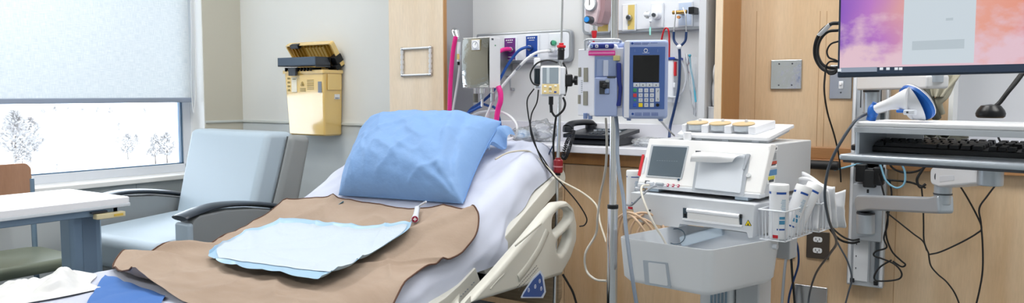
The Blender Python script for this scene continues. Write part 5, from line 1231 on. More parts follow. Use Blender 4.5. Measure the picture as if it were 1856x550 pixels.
b = B(); b.plate([(q.x, q.y) for q in (V((xf(1262, 249, FY), 0)), B2, C2, D2, A2)], .011, mWhiteP, Matrix.Translation((0, 0, -.009)), bev=.003, r=.006)
b.plate([(B2.x - .012, B2.y + .012), (C2.x - .012, C2.y - .01), (D2.x + .02, C2.y - .01), (A2.x + .04, B2.y + .012)], .012, mCartG, Matrix.Translation((0, 0, -.020)), bev=.002, r=.004)
tbuild('base', b)
b = B()
ry = f0.y + C2.y * .5
for x, y in ((f0.x + .05, f0.y + .02), (f0.x + .14, f0.y + .02), (f0.x + .235, f0.y + .02), (f0.x + .08, ry), (f0.x + .18, ry)):
    zt_ = TZ + (y - f0.y) * math.tan(math.radians(7.5)) - .012; b = B(); b.box((x - .011, y - .01, UZ1), (x + .011, y + .01, zt_), mOffP, .002); cbuild('support_foot', b, t)
HH = .026
hy = .035; n0 = V((xf(1236, 226, FY + hy), hy, 0)); n1 = V((xf(1370, 229, FY + hy), hy, 0)); n2 = V((xf(1406, 215, FY + hy + .12), hy + .125, 0)); n3 = V((xf(1270, 211, FY + hy + .12), hy + .125, 0))
dirx = (n1 - n0); dl = dirx.length; dirx.normalize(); diry = V((-dirx.y, dirx.x, 0)); HM = basis(n0 + V((0, 0, HH)), dirx, diry); Hd = max(.06, (n2 - n0).dot(diry))
rD = .0335; cs = [(xf(X, 221, FY + hy + rD) - n0.x, rD - .004) for X in (1266.5, 1307.5, 1350)]
out = [(0, 0)]
for cx_, cy_ in cs: out += [(cx_ - rD * .8, 0), (cx_ - rD * .8, .016), (cx_ + rD * .8, .016), (cx_ + rD * .8, 0)]
out += [(dl, 0), ((n2 - n0).dot(dirx), Hd), ((n3 - n0).dot(dirx), Hd)]
b = B(); b.plate(out, HH - .002, mWhiteP, HM @ Matrix.Translation((0, 0, -HH + .002)), bev=.002, r=.004); tbuild('disc_holder', b)
mTan = mat('tan_transducer', '#cfb890', .4)
for cx_, cy_ in cs:
    b = B(); M_ = HM @ Matrix.Translation((cx_, cy_, 0)); b.cyl((0, 0, -.017), (0, 0, .001), rD * .9, mat('disc_side_grey', '#c5ccd2', .4), n=36, bev=.003, M=M_); b.cyl((0, 0, .001), (0, 0, .005), rD, mTan, n=36, bev=.0015, M=M_); b.cyl((0, rD * .55, .003), (0, rD * .55, .013), .005, mOffP, n=14, bev=.002, M=M_); tbuild('transducer_disc', b)
b = B(); q = V((xf(1247, 248, FY) + f0.x, FY - .004, UZ1)); b.cyl((q.x, q.y, UZ1), (q.x, q.y, TZ + .010), .0125, mWhiteP, n=28, bev=.003); cbuild('round_cup', b, t)
b = B()
for X, Y in ((1400, 262), (1570, 190)): q = tm(X, Y, .002); b.box((q.x - .004, q.y - .003, .001), (q.x + .004, q.y + .003, .004), mPaper, .001)
tbuild('rubber_stud', b)

# ---------------------------------------------------------------- cart body
t = thing('equipment_cart', 'cool white rolling cart holding the fetal monitor, with chart drawer slot and storage bin', 'cart', CF_.M @ V((.2, .18, 0)), CF_.yaw)
CY = -.045
def cz(X, Y, d=CY): return ch(1100 + X / 2.62, 340 + Y / 2.62, 'Y', d)
out = [cz(*p) for p in ((112, 34), (700, 88), (692, 240), (672, 242), (664, 214), (500, 192), (345, 174), (341, 192), (255, 182), (140, 162), (128, 140), (120, 60))]
ztop = UZ0 - .012
pts = [(q.x, min(q.z, ztop)) for q in out]; pts[0] = (pts[0][0], ztop); pts[1] = (pts[1][0], ztop)
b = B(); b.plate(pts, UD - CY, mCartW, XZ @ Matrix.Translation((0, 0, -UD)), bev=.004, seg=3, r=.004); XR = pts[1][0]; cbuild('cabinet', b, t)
b = B(); a = cz(362, 98); c = cz(642, 184); b.plate([(cz(*p).x, cz(*p).z) for p in ((362, 97), (642, 128), (642, 186), (362, 156))], .002, mat('slot_dark_teal', '#3c4c58', .4), XZ @ Matrix.Translation((0, 0, -CY - .0005)), r=.001)
b.plate([(cz(*p).x, cz(*p).z) for p in ((386, 118), (630, 146), (632, 182), (386, 152))], .006, mCtg, XZ @ Matrix.Translation((0, 0, -CY)), bev=.001, r=.001)
q0, q1 = cz(380, 108, CY - .006), cz(630, 137, CY - .006); b.cyl(q0, q1, .006, mWhiteP, n=16, bev=.001)
q0, q1 = cz(362, 160, CY - .004), cz(644, 190, CY - .004); b.box((q0.x, CY - .010, q1.z - .0), (q1.x, CY, q1.z + .006), mWhiteP, .001, M=None)
for X, Y in ((372, 134), (637, 140)): q = cz(X, Y, CY - .004); b.box((q.x - .003, CY - .008, q.z - .004), (q.x + .003, CY - .002, q.z + .006), mBlack, .001)
cbuild('paper_slot', b, t)
b = B(); T3 = [cz(*p) for p in ((671, 154), (688, 184), (655, 182))]; b.plate([(q.x, q.z) for q in T3], .001, mBlack, XZ @ Matrix.Translation((0, 0, -CY)), r=.001)
cm = (T3[0] + T3[1] + T3[2]) / 3; b.plate([((q.x - cm.x) * .82 + cm.x, (q.z - cm.z) * .82 + cm.z) for q in T3], .0014, mat('warning_yellow', '#ecd21f', .4), XZ @ Matrix.Translation((0, 0, -CY)), r=.0006)
b.box((cm.x - .0012, CY - .0018, cm.z - .003), (cm.x + .0014, CY, cm.z + .001), mBlack); b.box((cm.x - .003, CY - .0018, cm.z - .004), (cm.x + .003, CY, cm.z - .003), mBlack)
q = cz(205, 110); b.cyl((q.x, CY - .003, q.z), (q.x, CY + .001, q.z), .003, mDarkP); cbuild('warning_triangle', b, t)
# bin
BZt, BZb = .803, .680
rim = [ch(x, y, 'Z', BZt) for x, y in ((1117, 430), (1287, 455), (1421, 431))]
fl_, fr_, br_ = [V((q.x, q.y)) for q in rim]
bl_ = V((fl_.x + .02, UD + .02)); br2 = V((br_.x, UD + .02))
bl_ = V((fl_.x + .03, br_.y)); loop = [fl_, fr_, br_, bl_]
cen = sum(loop, V((0, 0))) / 4
def bl(z, k, e):
    pts = [(p.x + (cen.x - p.x) * k, p.y + (cen.y - p.y) * k, .03) for p in loop]; return [V((p.x, p.y, z)) for p in fillet(pts, .03, 6)]
bm = bmesh.new(); rr_ = [bl(BZb, .12, 0), bl(BZb + .014, .05, 0), bl(BZt - .004, .0, 0), bl(BZt, .004, 0), bl(BZt, .022, 0), bl(BZt - .01, .026, 0), bl(BZb + .018, .08, 0)]
rr_ = [[bm.verts.new(p) for p in r] for r in rr_]
for a, c in zip(rr_, rr_[1:]):
    for k in range(len(a)): bm.faces.new((a[k], a[(k + 1) % len(a)], c[(k + 1) % len(a)], c[k]))
bm.faces.new(rr_[0]); bm.faces.new(rr_[-1]); b = B(); b.add(finish(bm, .7), mCartW); bn = cbuild('storage_bin', b, t)
# recess plate on bin front
ff = (fr_ - fl_).normalized(); BM = CF_.M @ basis((fl_.x, fl_.y, BZt), (ff.x, ff.y, 0), V((fl_.x - cen.x, fl_.y - cen.y, 0)) * 0 + V((.0, -((fl_ + fr_) / 2 - cen).length * .05, .109)))
def bz_(X, Y): return hitM(BM, 1100 + X / 2.62, 340 + Y / 2.62)
b = B(); o_ = [(bz_(*p).x, bz_(*p).y) for p in ((172, 345), (290, 358), (306, 470), (300, 480), (182, 462))]
i_ = [(bz_(*p).x, bz_(*p).y) for p in ((198, 356), (280, 366), (292, 462), (288, 468), (204, 454))]
b.add(s_plate(o_, .002, bev=.0008, r=.003), mat('bin_recess_edge', '#aab4bf', .4), BM @ Matrix.Translation((0, 0, -.0005 if False else 0))); b.add(s_plate(i_, .003, bev=.0008, r=.003), mCartW, BM)
build('bin_handle', b, bn, world=True)
b = B(); q = ch(1401, 447, 'Z', .79); q = ch(1401, 447, 'X', br_.x - .012); b.cyl((br_.x - .02, q.y, q.z), (br_.x + .001, q.y, q.z), .007, mOffP, n=20); cbuild('bin_stud', b, t)
b = B(); b.box((.16, .10, .10), (.27, .22, BZb + .004), mCartW, .01); b.box((.275, .11, .12), (.35, .2, BZb + .01), mCartG, .006)
for k in range(5): b.box((.20 + k * .012, .097, .3), (.206 + k * .012, .101, BZb), mat('louver_blue_grey', '#7e95a8', .4))
b.box((.10, .05, BZt - .0), (.33, UD, BZt + .07), mCartW, .004) if False else None
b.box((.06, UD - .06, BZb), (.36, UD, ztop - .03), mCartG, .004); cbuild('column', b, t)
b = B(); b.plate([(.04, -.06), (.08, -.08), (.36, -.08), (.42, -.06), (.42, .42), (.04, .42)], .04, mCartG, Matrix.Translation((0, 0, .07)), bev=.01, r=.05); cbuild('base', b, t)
for x, y in ((.08, -.03), (.38, -.03), (.08, .38), (.38, .38)):
    b = B(); b.cyl((x - .014, y, .038), (x + .014, y, .038), .037, mRubber, bev=.005); b.cyl((x, y, .05), (x, y, .08), .012, mGreyP); cbuild('caster', b, t)
# wire baskets
mWire = mat('white_coated_wire', '#e4e8ee', .35)
def basket(name, label, R4, z1, z0, tap=.0, n_=(4, 12)):
    t = thing(name, label, 'wire basket', CF_.M @ V((sum(p[0] for p in R4) / 4, sum(p[1] for p in R4) / 4, z0)), CF_.yaw)
    R4 = [V((p[0], p[1], z1)) for p in R4]; c = sum(R4, V()) / 4; L4 = [V((p.x + (c.x - p.x) * tap, p.y + (c.y - p.y) * tap, z0)) for p in R4]
    b = B()
    for i in range(4): b.tube([R4[i], R4[(i + 1) % 4]], .0024, mWire, n=8, sub=1)
    cbuild('rim', b, t)
    b = B()
    for i in range(4):
        a, d = R4[i], R4[(i + 1) % 4]; al, dl_ = L4[i], L4[(i + 1) % 4]; m = n_[i % 2]
        b.tube([al, dl_], .0018, mWire, n=6, sub=1)
        for k in range(m + 1):
            u = k / m; b.tube([a.lerp(d, u), al.lerp(dl_, u)], .0015, mWire, n=6, sub=1)
    for k in range(1, n_[1]):
        u = k / n_[1]; b.tube([L4[0].lerp(L4[3], u), L4[1].lerp(L4[2], u)], .0015, mWire, n=6, sub=1)
    cbuild('wire_mesh', b, t); return t
RZ = .885; A_ = ch(1386, 377, 'Z', RZ); B_ = ch(1424, 385, 'Z', RZ); C_ = ch(1536, 360, 'Z', RZ)
gx, gy = B_.x, B_.y
basket('wire_basket', 'white wire basket on the cart side holding wipe tubes, nearer the bin', [(A_.x, gy), (gx, gy), (gx, gy + .20), (A_.x, gy + .20)], RZ, RZ - .082, .06, (4, 9))
basket('wire_basket', 'white wire basket on the cart side holding paper packets', [(A_.x + .01, gy + .212), (gx + .012, gy + .212), (gx + .012, C_.y), (A_.x + .01, C_.y)], RZ, RZ - .082, .06, (4, 7))
la = ch(1131, 352, 'Z', .90); 
basket('wire_basket', 'small white wire basket behind the tall pole holding a wipe tube', [(la.x - .02, .0), (-.012, .0), (-.012, .2), (la.x - .02, .2)], .905, .825, .05, (3, 7))
# tubes of wipes
mBand = mat('band_blue', '#1f4e9e', .35); mTeal = mat('teal_print', '#4b90b5', .4)
def wipe(label, base, top, r, det=1, ang=0.0):
    b0, b1 = V(base), V(top); ax = (b1 - b0); h = ax.length; t = thing('wipe_canister', label, 'wipe tube', CF_.M @ b0, CF_.yaw, 'wipe tubes in the cart baskets')
    q = V((0, 0, 1)).rotation_difference(ax.normalized()).to_matrix().to_4x4(); M_ = Matrix.Translation(b0) @ q
    b = B(); b.lathe([(0, 0), (r * .92, 0), (r * .96, .004), (r, .008), (r, h - .018), (r * .985, h - .017)], mWhiteP, M_, n=32); cbuild('body', b, t)
    b = B(); b.lathe([(r * 1.02, h - .018), (r * 1.03, h - .015), (r * 1.03, h - .004), (r * .98, h), (0, h + .001)], mPaper, M_, n=32); cbuild('lid', b, t)
    b = B()
    def arc(z0, z1, a0, a1, m, k=1.012):
        def f(u, v): a_ = a0 + (a1 - a0) * u; return M_ @ V((r * k * math.cos(a_), r * k * math.sin(a_), z0 + (z1 - z0) * v))
        b.grid(10, 1, f, m)
    va = -PI / 2 + .0 + ang
    arc(h * .83, h * .87, va - .2 + .1, va + .95, mBand); arc(h * .83, h * .87, va - 1.5, va - .75, mBand)
    if det:
        arc(h * .17, h * .20, va + .0, va + .9, mBand); arc(h * .28, h * .35, va + .2, va + .85, mTeal); arc(h * .37, h * .42, va + .25, va + .9, mTeal); arc(h * .02, h * .08, va - .55, va + .15, mRed)
        for k in range(9): arc(h * (.50 + k * .028), h * (.508 + k * .028), va + .35 + .05 * (k % 3), va + .9, mTeal)
        for k in range(5): arc(h * (.40 + k * .07), h * (.43 + k * .07), va - 1.3, va - 1.2, mBand)
    cbuild('printed_label', b, t)
cen_ = lambda px, py, z: ch(px, py, 'Z', z)
q = ch(1426, 420, 'Z', .806); xc_, yc_ = gx - .034, gy + .035
wipe('upright white wipe tube with blue bands standing in the cart basket', (xc_, yc_, .806), (xc_, yc_, .806 + .148), .0255, 1, .25)
wipe('white wipe tube leaning directly behind the upright tube', (xc_ - .0, yc_ + .055, .808), (xc_ + .032, yc_ + .095, .808 + .135), .022, 1, .3)
wipe('white wipe tube leaning farthest from the upright tube', (xc_ - .0, yc_ + .10, .808), (xc_ + .04, yc_ + .155, .808 + .135), .022, 0, .3)
wipe('white wipe tube standing in the small basket behind the tall pole', (-.045, .04, .83), (-.045, .04, .83 + .125), .024, 1, .3)
# paper packets
mPack = mat('white_packet', '#eceef2', .5, bump=(20, .3, (1, 1, 1), .004))
lab = ['white flat packet at the front of the packets in the cart basket', 'white packet with raised corner in the middle of the cart basket', 'tallest white packet standing in the cart basket', 'white packet against the far end of the cart basket']
for k, (yy, tp, le) in enumerate(((.225, .11, .0), (.262, .13, .02), (.29, .145, .03), (.325, .12, .045))):
    b = B(); x0, x1 = A_.x + .012, gx + .002
    b.grid(12, 16, lambda u, v: V((x0 + (x1 - x0 + le) * u + .004 * v, gy + yy - .0 + .012 * math.sin(v * 3 + k) + .006 * N3(u * 4, v * 5, k) - .02 * v, RZ - .078 + (tp + .02 * math.sin(u * 3 + k)) * v)), mPack)
    o_ = csingle('paper_packet', lab[k], 'packet', b, 'paper packets in the cart basket'); md = o_.modifiers.new('Solidify', 'SOLIDIFY'); md.thickness = .008; md.offset = 0
# bin contents
mTanT = mat('tan_tubing', '#d3b598', .4)
t = thing('coiled_leads', 'coil of tan transducer leads lying in the cart bin', 'coiled leads', CF_.M @ V((.03, .08, .70)), CF_.yaw)
b = B()
for k in range(6):
    P = []
    for j in range(13):
        a_ = PI * (j / 12) * 1.05 - .05; rx_ = .075 - k * .005; P.append(V((.018 + .012 * k + rx_ * -math.cos(a_), -.085 + .010 * k + .02 * math.sin(a_ * 2 + k), .76 + (.075 + .008 * math.sin(k * 2.3)) * math.sin(a_))))
    P.append(P[-1] + V((.004, .004, -.05))); P.insert(0, P[0] + V((0, 0, -.05)))
    b.tube(P, .0038, mTanT, n=8, sub=3)
cbuild('lead_loops', b, t)
cable('transducer_lead', 'white lead hanging from the fetal monitor plug into the cart bin', 'cable', [(1176, 336, 2.33), (1164, 338, 2.28), (1163, 352, 2.24), (1172, 378, 2.2), (1186, 408, 2.17), (1200, 430, 2.18), (1208, 445, 2.2)], .0034, mat('cream_lead', '#dbd6ca', .4), f=0)
cable('sensor_lead', 'grey lead curving from the second plug toward the small wire basket', 'cable', [(1190, 337, 2.3), (1178, 342, 2.26), (1160, 358, 2.24), (1145, 372, 2.25), (1136, 372, 2.3)], .003, mat('grey_cable'), f=0)
b = B(); b.box((.0, 0, 0), (.13, .035, .03), mat('pale_blue_box', '#c9d8e4', .35), .006, 3, M=Matrix.Translation((.17, -.03, .745)) @ Euler((0, -.35, .25)).to_matrix().to_4x4()); csingle('gel_bottle', 'pale blue slim bottle leaning inside the cart bin', 'bottle', b)
b = B(); b.tube([V((.15 + .03 * math.cos(a_), -.03 + .01 * math.sin(a_), .775 + .022 * math.sin(a_))) for a_ in [i * PI / 8 for i in range(16)]], .0015, mat('dark_clear_ring', '#5d7280', .2), closed=True, sub=1, n=6); csingle('tubing_loop', 'thin dark loop of tubing beside the pale bottle in the bin', 'tubing', b)
# ================================================================ wall plates on the wood wall
mPlateS = mat('satin_steel_plate', '#c3c6ca', .22, .9); mBrownP = mat('dark_bronze_plate', '#5d554f', .35, .6)
def wallplate(name, label, x0, y0, x1, y1, m, cat, th=.006):
    a = onY(x0, y0, YB - th); c = onY(x1, y1, YB - th); t = thing(name, label, cat, ((a.x + c.x) / 2, YB, c.z))
    b = B(); b.box((a.x, YB - th, c.z), (c.x, YB, a.z), m, .003, 2); build('cover_plate', b, t, world=True); return t, a, c
mEmb = mat('polished_plate', '#cdd0d3', .12, 1.0, bump=(12, .4, (1, 1, 1), .01))
t, a, c = wallplate('blank_cover_plate', 'square polished steel blank cover plate on the maple wall', 1397, 109, 1452, 162, mEmb, 'cover plate', .008)
for x in (.28, .70):
    for z in (.14, .86): b = B(); b.cyl((a.x + (c.x - a.x) * x, YB - .0095, c.z + (a.z - c.z) * z), (a.x + (c.x - a.x) * x, YB - .007, c.z + (a.z - c.z) * z), .003, mDarkP, n=12); build('screw', b, t, world=True)
t, a, c = wallplate('light_switch', 'steel light switch plate with toggle, half hidden by the monitor edge', 1504, 118, 1543, 180, mPlateS, 'light switch')
q = onY(1524, 154, YB - .01); b = B(); b.box((q.x - .008, YB - .008, q.z - .014), (q.x + .008, YB - .004, q.z + .014), mPanelW, .001); b.box((q.x - .004, YB - .018, q.z - .002), (q.x + .004, YB - .006, q.z + .010), mWhiteP, .002); build('toggle', b, t, world=True)
q = onY(1524, 168, YB - .006); b = B(); b.cyl((q.x, YB - .0085, q.z), (q.x, YB - .005, q.z), .003, mDarkP, n=12); build('screw', b, t, world=True)
def duplex(label, x0, y0, x1, y1, m, cxs, partial=False):
    t, a, c = wallplate('power_outlet', label, x0, y0, x1, y1, m, 'power outlet')
    h = a.z - c.z; xm = (a.x + c.x) / 2
    for zz in (.70, .30):
        z = c.z + h * zz; b = B(); b.plate([(xm - .0165, z - .010), (xm + .0165, z - .010), (xm + .0165, z + .010), (xm - .0165, z + .010)], .0075, mWhiteP, XZ @ Matrix.Translation((0, 0, -YB)), bev=.001, r=.009)
        for dx in (-.0065, .0065): b.box((xm + dx - .0011, YB - .0085, z - .002), (xm + dx + .0011, YB - .006, z + .006), mBlack)
        b.cyl((xm, YB - .0085, z - .0055), (xm, YB - .006, z - .0055), .0022, mBlack, n=10); build('receptacle', b, t, world=True)
    return t
duplex('dark bronze outlet plate with white duplex receptacles beside the keyboard arm track', 1462, 418, 1502, 472, mBrownP, 0)
duplex('outlet plate partly hidden behind the cart basket with cords plugged in', 1409, 420, 1440, 470, mBrownP, 0)
wallplate('power_outlet', 'lower steel outlet plate near the bottom of the maple wall', 1440, 515, 1498, 575, mPlateS, 'power outlet')
b = B(); a_, c_ = onY(1474, 299, 2.98), onY(1520, 299, 2.98); b.cyl(V((a_.x - .02, 2.985, a_.z)), V((c_.x, 2.985, a_.z)), .017, mRubber, n=24, bev=.006); b.cyl((a_.x - .0, 2.985, a_.z), (a_.x, YB - .02, a_.z), .01, mRubber); b.cyl((c_.x - .02, 2.985, a_.z), (c_.x - .02, YB - .02, a_.z), .01, mRubber)
single('grab_bar', 'thick black bar below the brown bumper rail behind the cart', 'grab bar', b)

# ================================================================ wall track
mTrk = mat('track_silver', '#c4cad2', .35, .5); mTrkW = mat('track_white', '#e2e6ec', .35); mArm = mat('arm_silver', '#b9c2cc', .32, .4)
XT0, XT1 = onY(1540, 330, YB - .03).x, onY(1607, 330, YB - .03).x
z_of = lambda y, Y=YB - .03: onY(1575, y, Y).z
t = thing('wall_track', 'tall silver wall track with sliding carriage behind the keyboard tray', 'wall track', ((XT0 + XT1) / 2, YB, z_of(520)))
w_ = XT1 - XT0
b = B(); b.plate([(XT0, z_of(521)), (XT1, z_of(521)), (XT1, 1.9), (XT0, 1.9)], .030, mTrk, XZ @ Matrix.Translation((0, 0, -YB)), bev=.003, r=.006)
b.box((XT0 + .004, YB - .036, z_of(518)), (XT0 + .014, YB - .028, 1.89), mTrkW, .002); b.box((XT1 - .012, YB - .036, z_of(518)), (XT1 - .003, YB - .028, 1.89), mTrkW, .002); build('rail_channel', b, t, world=True)
b = B(); b.box((XT0 + .022, YB - .034, z_of(512)), (XT0 + .072, YB - .029, z_of(350)), mTrkW, .002); b.box((XT0 + .078, YB - .034, z_of(512)), (XT1 - .03, YB - .029, z_of(350)), mAlu, .002); b.box((XT1 - .028, YB - .033, z_of(512)), (XT1 - .016, YB - .029, 1.8), mat('track_groove', '#5a646e', .4))
for k in range(3): q = z_of(445 + k * 22); b.box((XT0 + .03, YB - .0352, q - .003), (XT0 + .033, YB - .033, q + .003), mDarkP)
build('cover_strip', b, t, world=True)
b = B()
for x in (XT0 + .014, XT1 - .03): b.box((x, YB - .038, z_of(516)), (x + .014, YB - .028, z_of(508)), mBlack, .002)
build('end_cap', b, t, world=True)
b = B(); b.plate([(XT0 + .016, z_of(436)), (XT1 - .006, z_of(436)), (XT1 - .006, z_of(333)), (XT0 + .016, z_of(333))], .026, mTrk, XZ @ Matrix.Translation((0, 0, -(YB - .030))), bev=.004, r=.006)
YCg = YB - .056
b.plate([(onY(x, y, YCg).x, onY(x, y, YCg).z) for x, y in ((1554, 429), (1586, 429), (1586, 356), (1554, 356))], .002, mArm, XZ @ Matrix.Translation((0, 0, -YCg)), bev=.0008, r=.01)
q = onY(1573, 347, YCg); b.box((q.x - .004, YCg - .001, q.z - .007), (q.x + .004, YCg + .002, q.z + .007), mBlack, .002); build('carriage', b, t, world=True)
b = B(); a_, c_ = onY(1569, 424, YCg - .03), onY(1569, 388, YCg - .03); b.cyl(a_, c_, .030, mArm, n=32, bev=.004); b.cyl(c_, c_ + V((0, 0, .005)), .031, mDarkP, n=32); build('pivot_cylinder', b, t, world=True)
# adapters and clutter on top of the carriage
b = B()
for k, (x, y, s) in enumerate(((1562, 312, .03), (1578, 322, .036), (1593, 318, .028))): q = onY(x, y, YB - .05); b.box((q.x - s * .6, YB - .075, q.z - .035), (q.x + s * .6, YB - .03, q.z + .03), mBlack if k != 1 else mRubber, .005)
single('power_adapter', 'black power adapters crammed on the wall track under the keyboard tray', 'power adapter', b)

# keyboard tray arm
t = thing('keyboard_support', 'silver articulated arm from the wall track up to the keyboard tray', 'support arm', onY(1569, 375, YCg - .03))
E = onY(1708, 371, 2.62); S_ = onY(1569, 370, YCg - .03)
b = B(); ad = (E - S_).normalized(); upv = V((0, 0, 1)); Ma = basis(S_, ad, upv)
b.add(s_plate([(-.035, -.032, .03), (.06, -.022, .01), ((E - S_).length + .02, -.028, .012), ((E - S_).length + .02, .030, .012), ((E - S_).length - .04, .022, .01), (-.035, .032, .03)], .05, bev=.008, seg=3, r=.01), mArm, Ma @ Matrix.Translation((0, 0, -.025))); build('lower_arm', b, t, world=True)
b = B(); e2 = onY(1704, 350, 2.62); e3 = onY(1704, 312, 2.62); b.cyl(E + V((0, 0, -.0)), E + V((0, 0, .075)), .024, mArm, n=28, bev=.004); b.cyl(E + V((0, 0, .03)), E + V((0, 0, .034)), .026, mDarkP, n=28); b.cyl(E + V((.0, -.028, .085)), E + V((.0, .028, .085)), .022, mDarkP, n=20, bev=.003); build('elbow', b, t, world=True)
G = onF(1795, 316, 1.98); S2 = E + V((0, 0, .085)); ad = (G - S2).normalized(); Ma = basis(S2, ad, V((0, 0, 1))); L_ = (G - S2).length
b = B(); b.add(s_plate([(-.03, -.024, .02), (.04, -.034, .01), (L_ + .01, -.026, .01), (L_ + .01, .026, .01), (.04, .034, .01), (-.03, .024, .02)], .056, bev=.008, seg=3, r=.01), mTrkW, Ma @ Matrix.Translation((0, 0, -.028)))
b.add(s_plate([(.05, -.02), (.16, -.016), (.16, .0), (.05, .0)], .058, bev=.002, r=.004), mOffP, Ma @ Matrix.Translation((0, 0, -.029))); build('upper_arm', b, t, world=True)

# ================================================================ keyboard tray, shelf (one unit)
WF = Fr((-.409, 1.966, 0), math.radians(-10.2))
def wh(x, y, ax, v): return WF.hit(x, y, ax, v)
def wbuild(name, b, root, **k): bmesh.ops.transform(b.bm, matrix=WF.M, verts=b.bm.verts); return build(name, b, root, world=True, **k)
def wsingle(name, label, cat, b, group=None): bmesh.ops.transform(b.bm, matrix=WF.M, verts=b.bm.verts); return single(name, label, cat, b, group)
TZ0 = wh(1520, 281, 'Y', 0).z; TX0 = wh(1518, 281, 'Y', 0).x
t = thing('keyboard_tray', 'white workstation tray with a raised shelf, carrying keyboard and scanner', 'keyboard tray', WF.M @ V((.3, .12, TZ0)), WF.yaw)
b = B(); b.plate([(TX0, .0, .012), (.64, .0, .03), (.64, .25, .03), (TX0 + .02, .25, .03)], .014, mArm, Matrix.Translation((0, 0, TZ0 - .012)), bev=.005, seg=3, r=.02)
b.box((TX0 + .01, .006, TZ0 - .018), (.63, .24, TZ0 - .010), mDarkP, .002); wbuild('tray_board', b, t)
b = B(); G2 = WF.I @ G; b.cyl((G2.x, G2.y, TZ0 - .09), (G2.x, G2.y, TZ0 - .016), .030, mArm, n=32, bev=.003); b.box((G2.x - .05, G2.y - .045, TZ0 - .026), (G2.x + .06, G2.y + .045, TZ0 - .014), mTrkW, .004); wbuild('pivot_post', b, t)
SY = .03; SP = wh(1545, 225, 'Y', SY); SZ = SP.z
b = B(); b.plate([(SP.x, SY), (.64, SY), (.64, SY + .21), (SP.x + .005, SY + .21)], .012, mWhiteP, Matrix.Translation((0, 0, SZ - .006)), bev=.004, seg=3, r=.015)
b.plate([(SP.x + .12, SY + .14), (SP.x + .34, SY + .14), (SP.x + .32, SY + .17), (SP.x + .13, SY + .17)], .004, mWhiteP, Matrix.Translation((0, 0, SZ + .004)), bev=.001, r=.004); wbuild('shelf', b, t)
b = B(); b.box((SP.x + .004, SY + .01, TZ0), (SP.x + .014, SY + .20, SZ - .004), mArm, .003); b.box((SP.x + .01, SY + .19, TZ0), (SP.x + .10, SY + .20, SZ - .004), mTrk, .003); b.box((SP.x + .005, SY - .001, SZ - .020), (.62, SY + .004, SZ - .006), mTrk, .001); b.box((.60, SY + .01, TZ0), (.61, SY + .20, SZ - .004), mArm, .003); wbuild('side_bracket', b, t)
# keyboard
KX0 = wh(1541, 268, 'Z', TZ0 + .01); 
t = thing('computer_keyboard', 'black computer keyboard on the tray below the white shelf', 'keyboard', WF.M @ V((.25, .09, TZ0)), WF.yaw)
kx, ky, kw, kd = KX0.x, KX0.y, .445, .140
Mk = Matrix.Translation((kx, ky, TZ0 + .003)) @ Matrix.Rotation(math.radians(5), 4, 'X')
b = B(); b.plate([(0, 0), (kw, 0), (kw, kd), (0, kd)], .014, mat('keyboard_black', '#191b20', .4), Mk, bev=.003, r=.008); wbuild('case', b, t)
mKey = mat('key_charcoal', '#24272d', .45); b = B(); pu = .0190
def key(x, y, w=1, h=1):
    bm = s_box((x + .001, y + .001, .012), (x + pu * w - .001, y + pu * h - .001, .0225), 0)
    for v in bm.verts:
        if v.co.z > .02: v.co.x += (.002 if v.co.x < x + pu * w / 2 else -.002); v.co.y += (.0025 if v.co.y < y + pu * h / 2 else -.001)
    b.add(bm, mKey, Mk)
rows = [[1.25, 1.25, 1.25, 6.25, 1.25, 1.25, 1.25, 1.25], [2.25] + [1] * 10 + [2.75], [1.75] + [1] * 11 + [2.25], [1.5] + [1] * 12 + [1.5], [1] * 13 + [2]]
for r_, row in enumerate(rows):
    x = .008
    for w__ in row: key(x, .008 + r_ * pu, w__); x += w__ * pu
for g in range(3):
    for k in range(4): key(.008 + pu * (2 + g * 4.5 + k), .012 + 5.3 * pu)
key(.008, .012 + 5.3 * pu)
for c_ in range(3):
    for r_ in (3, 4, 5.4): key(.302 + c_ * pu, .008 + r_ * pu)
    key(.302 + c_ * pu, .008)
key(.302 + pu, .008 + pu)
for c_ in range(4):
    for r_ in range(5):
        if (c_, r_) not in ((3, 1), (3, 3)): key(.366 + c_ * pu, .008 + r_ * pu, 1, 2 if c_ == 3 and r_ in (0, 2) else 1)
wbuild('keys', b, t)

# barcode scanner
mScB = mat('scanner_blue', '#1f66bd', .35)
SD = .10
def sp(X, Y, d=SD): return wh(1540 + X / 3.44, 140 + Y / 3.44, 'Y', d)
t = thing('barcode_scanner', 'white and blue handheld barcode scanner lying on the shelf', 'barcode scanner', WF.M @ V((sp(300, 200).x, SD, SZ + .006)), WF.yaw)
pm = 1.95 / 1400 / 3.44
b = B(); P = [sp(150, 205), sp(190, 190), sp(240, 172), sp(290, 158), sp(340, 150), sp(380, 148)]
R_ = [34, 36, 39, 52, 78, 98]
b.tube(P, pm, mWhiteP, n=22, sub=5, flat=.85, rf=lambda u: (lambda x: R_[min(4, int(x))] * (1 - (x - min(4, int(x)))) + R_[min(4, int(x)) + 1] * (x - min(4, int(x))))(u * 5)); wbuild('handle', b, t)
def ringtube(b, c0, c1, r0, r1, m, fl=.8, bev=0):
    P = [c0, c0.lerp(c1, .5), c1]; b.tube(P, pm, m, n=28, sub=4, ref=(0, 1, 0), rf=lambda u: r0 + (r1 - r0) * u, flat=fl)
b = B(); ringtube(b, sp(345, 190), sp(410, 162, SD + .012), 78, 116, mWhiteP); wbuild('head', b, t)
b = B(); ringtube(b, sp(408, 165, SD + .010), sp(424, 154, SD + .016), 119, 123, mScB); wbuild('blue_band', b, t)
b = B(); ringtube(b, sp(424, 154, SD + .016), sp(436, 146, SD + .020), 121, 119, mWhiteP); ringtube(b, sp(436, 146, SD + .020), sp(450, 137, SD + .025), 119, 92, mWhiteP); wbuild('window_rim', b, t)
b = B(); b.ball(sp(146, 214), (.0125, .018, .019), mScB); b.tube([sp(172, 165), sp(152, 205), sp(130, 272)], pm * 22, mScB, n=12, flat=1.3); wbuild('end_cap', b, t)
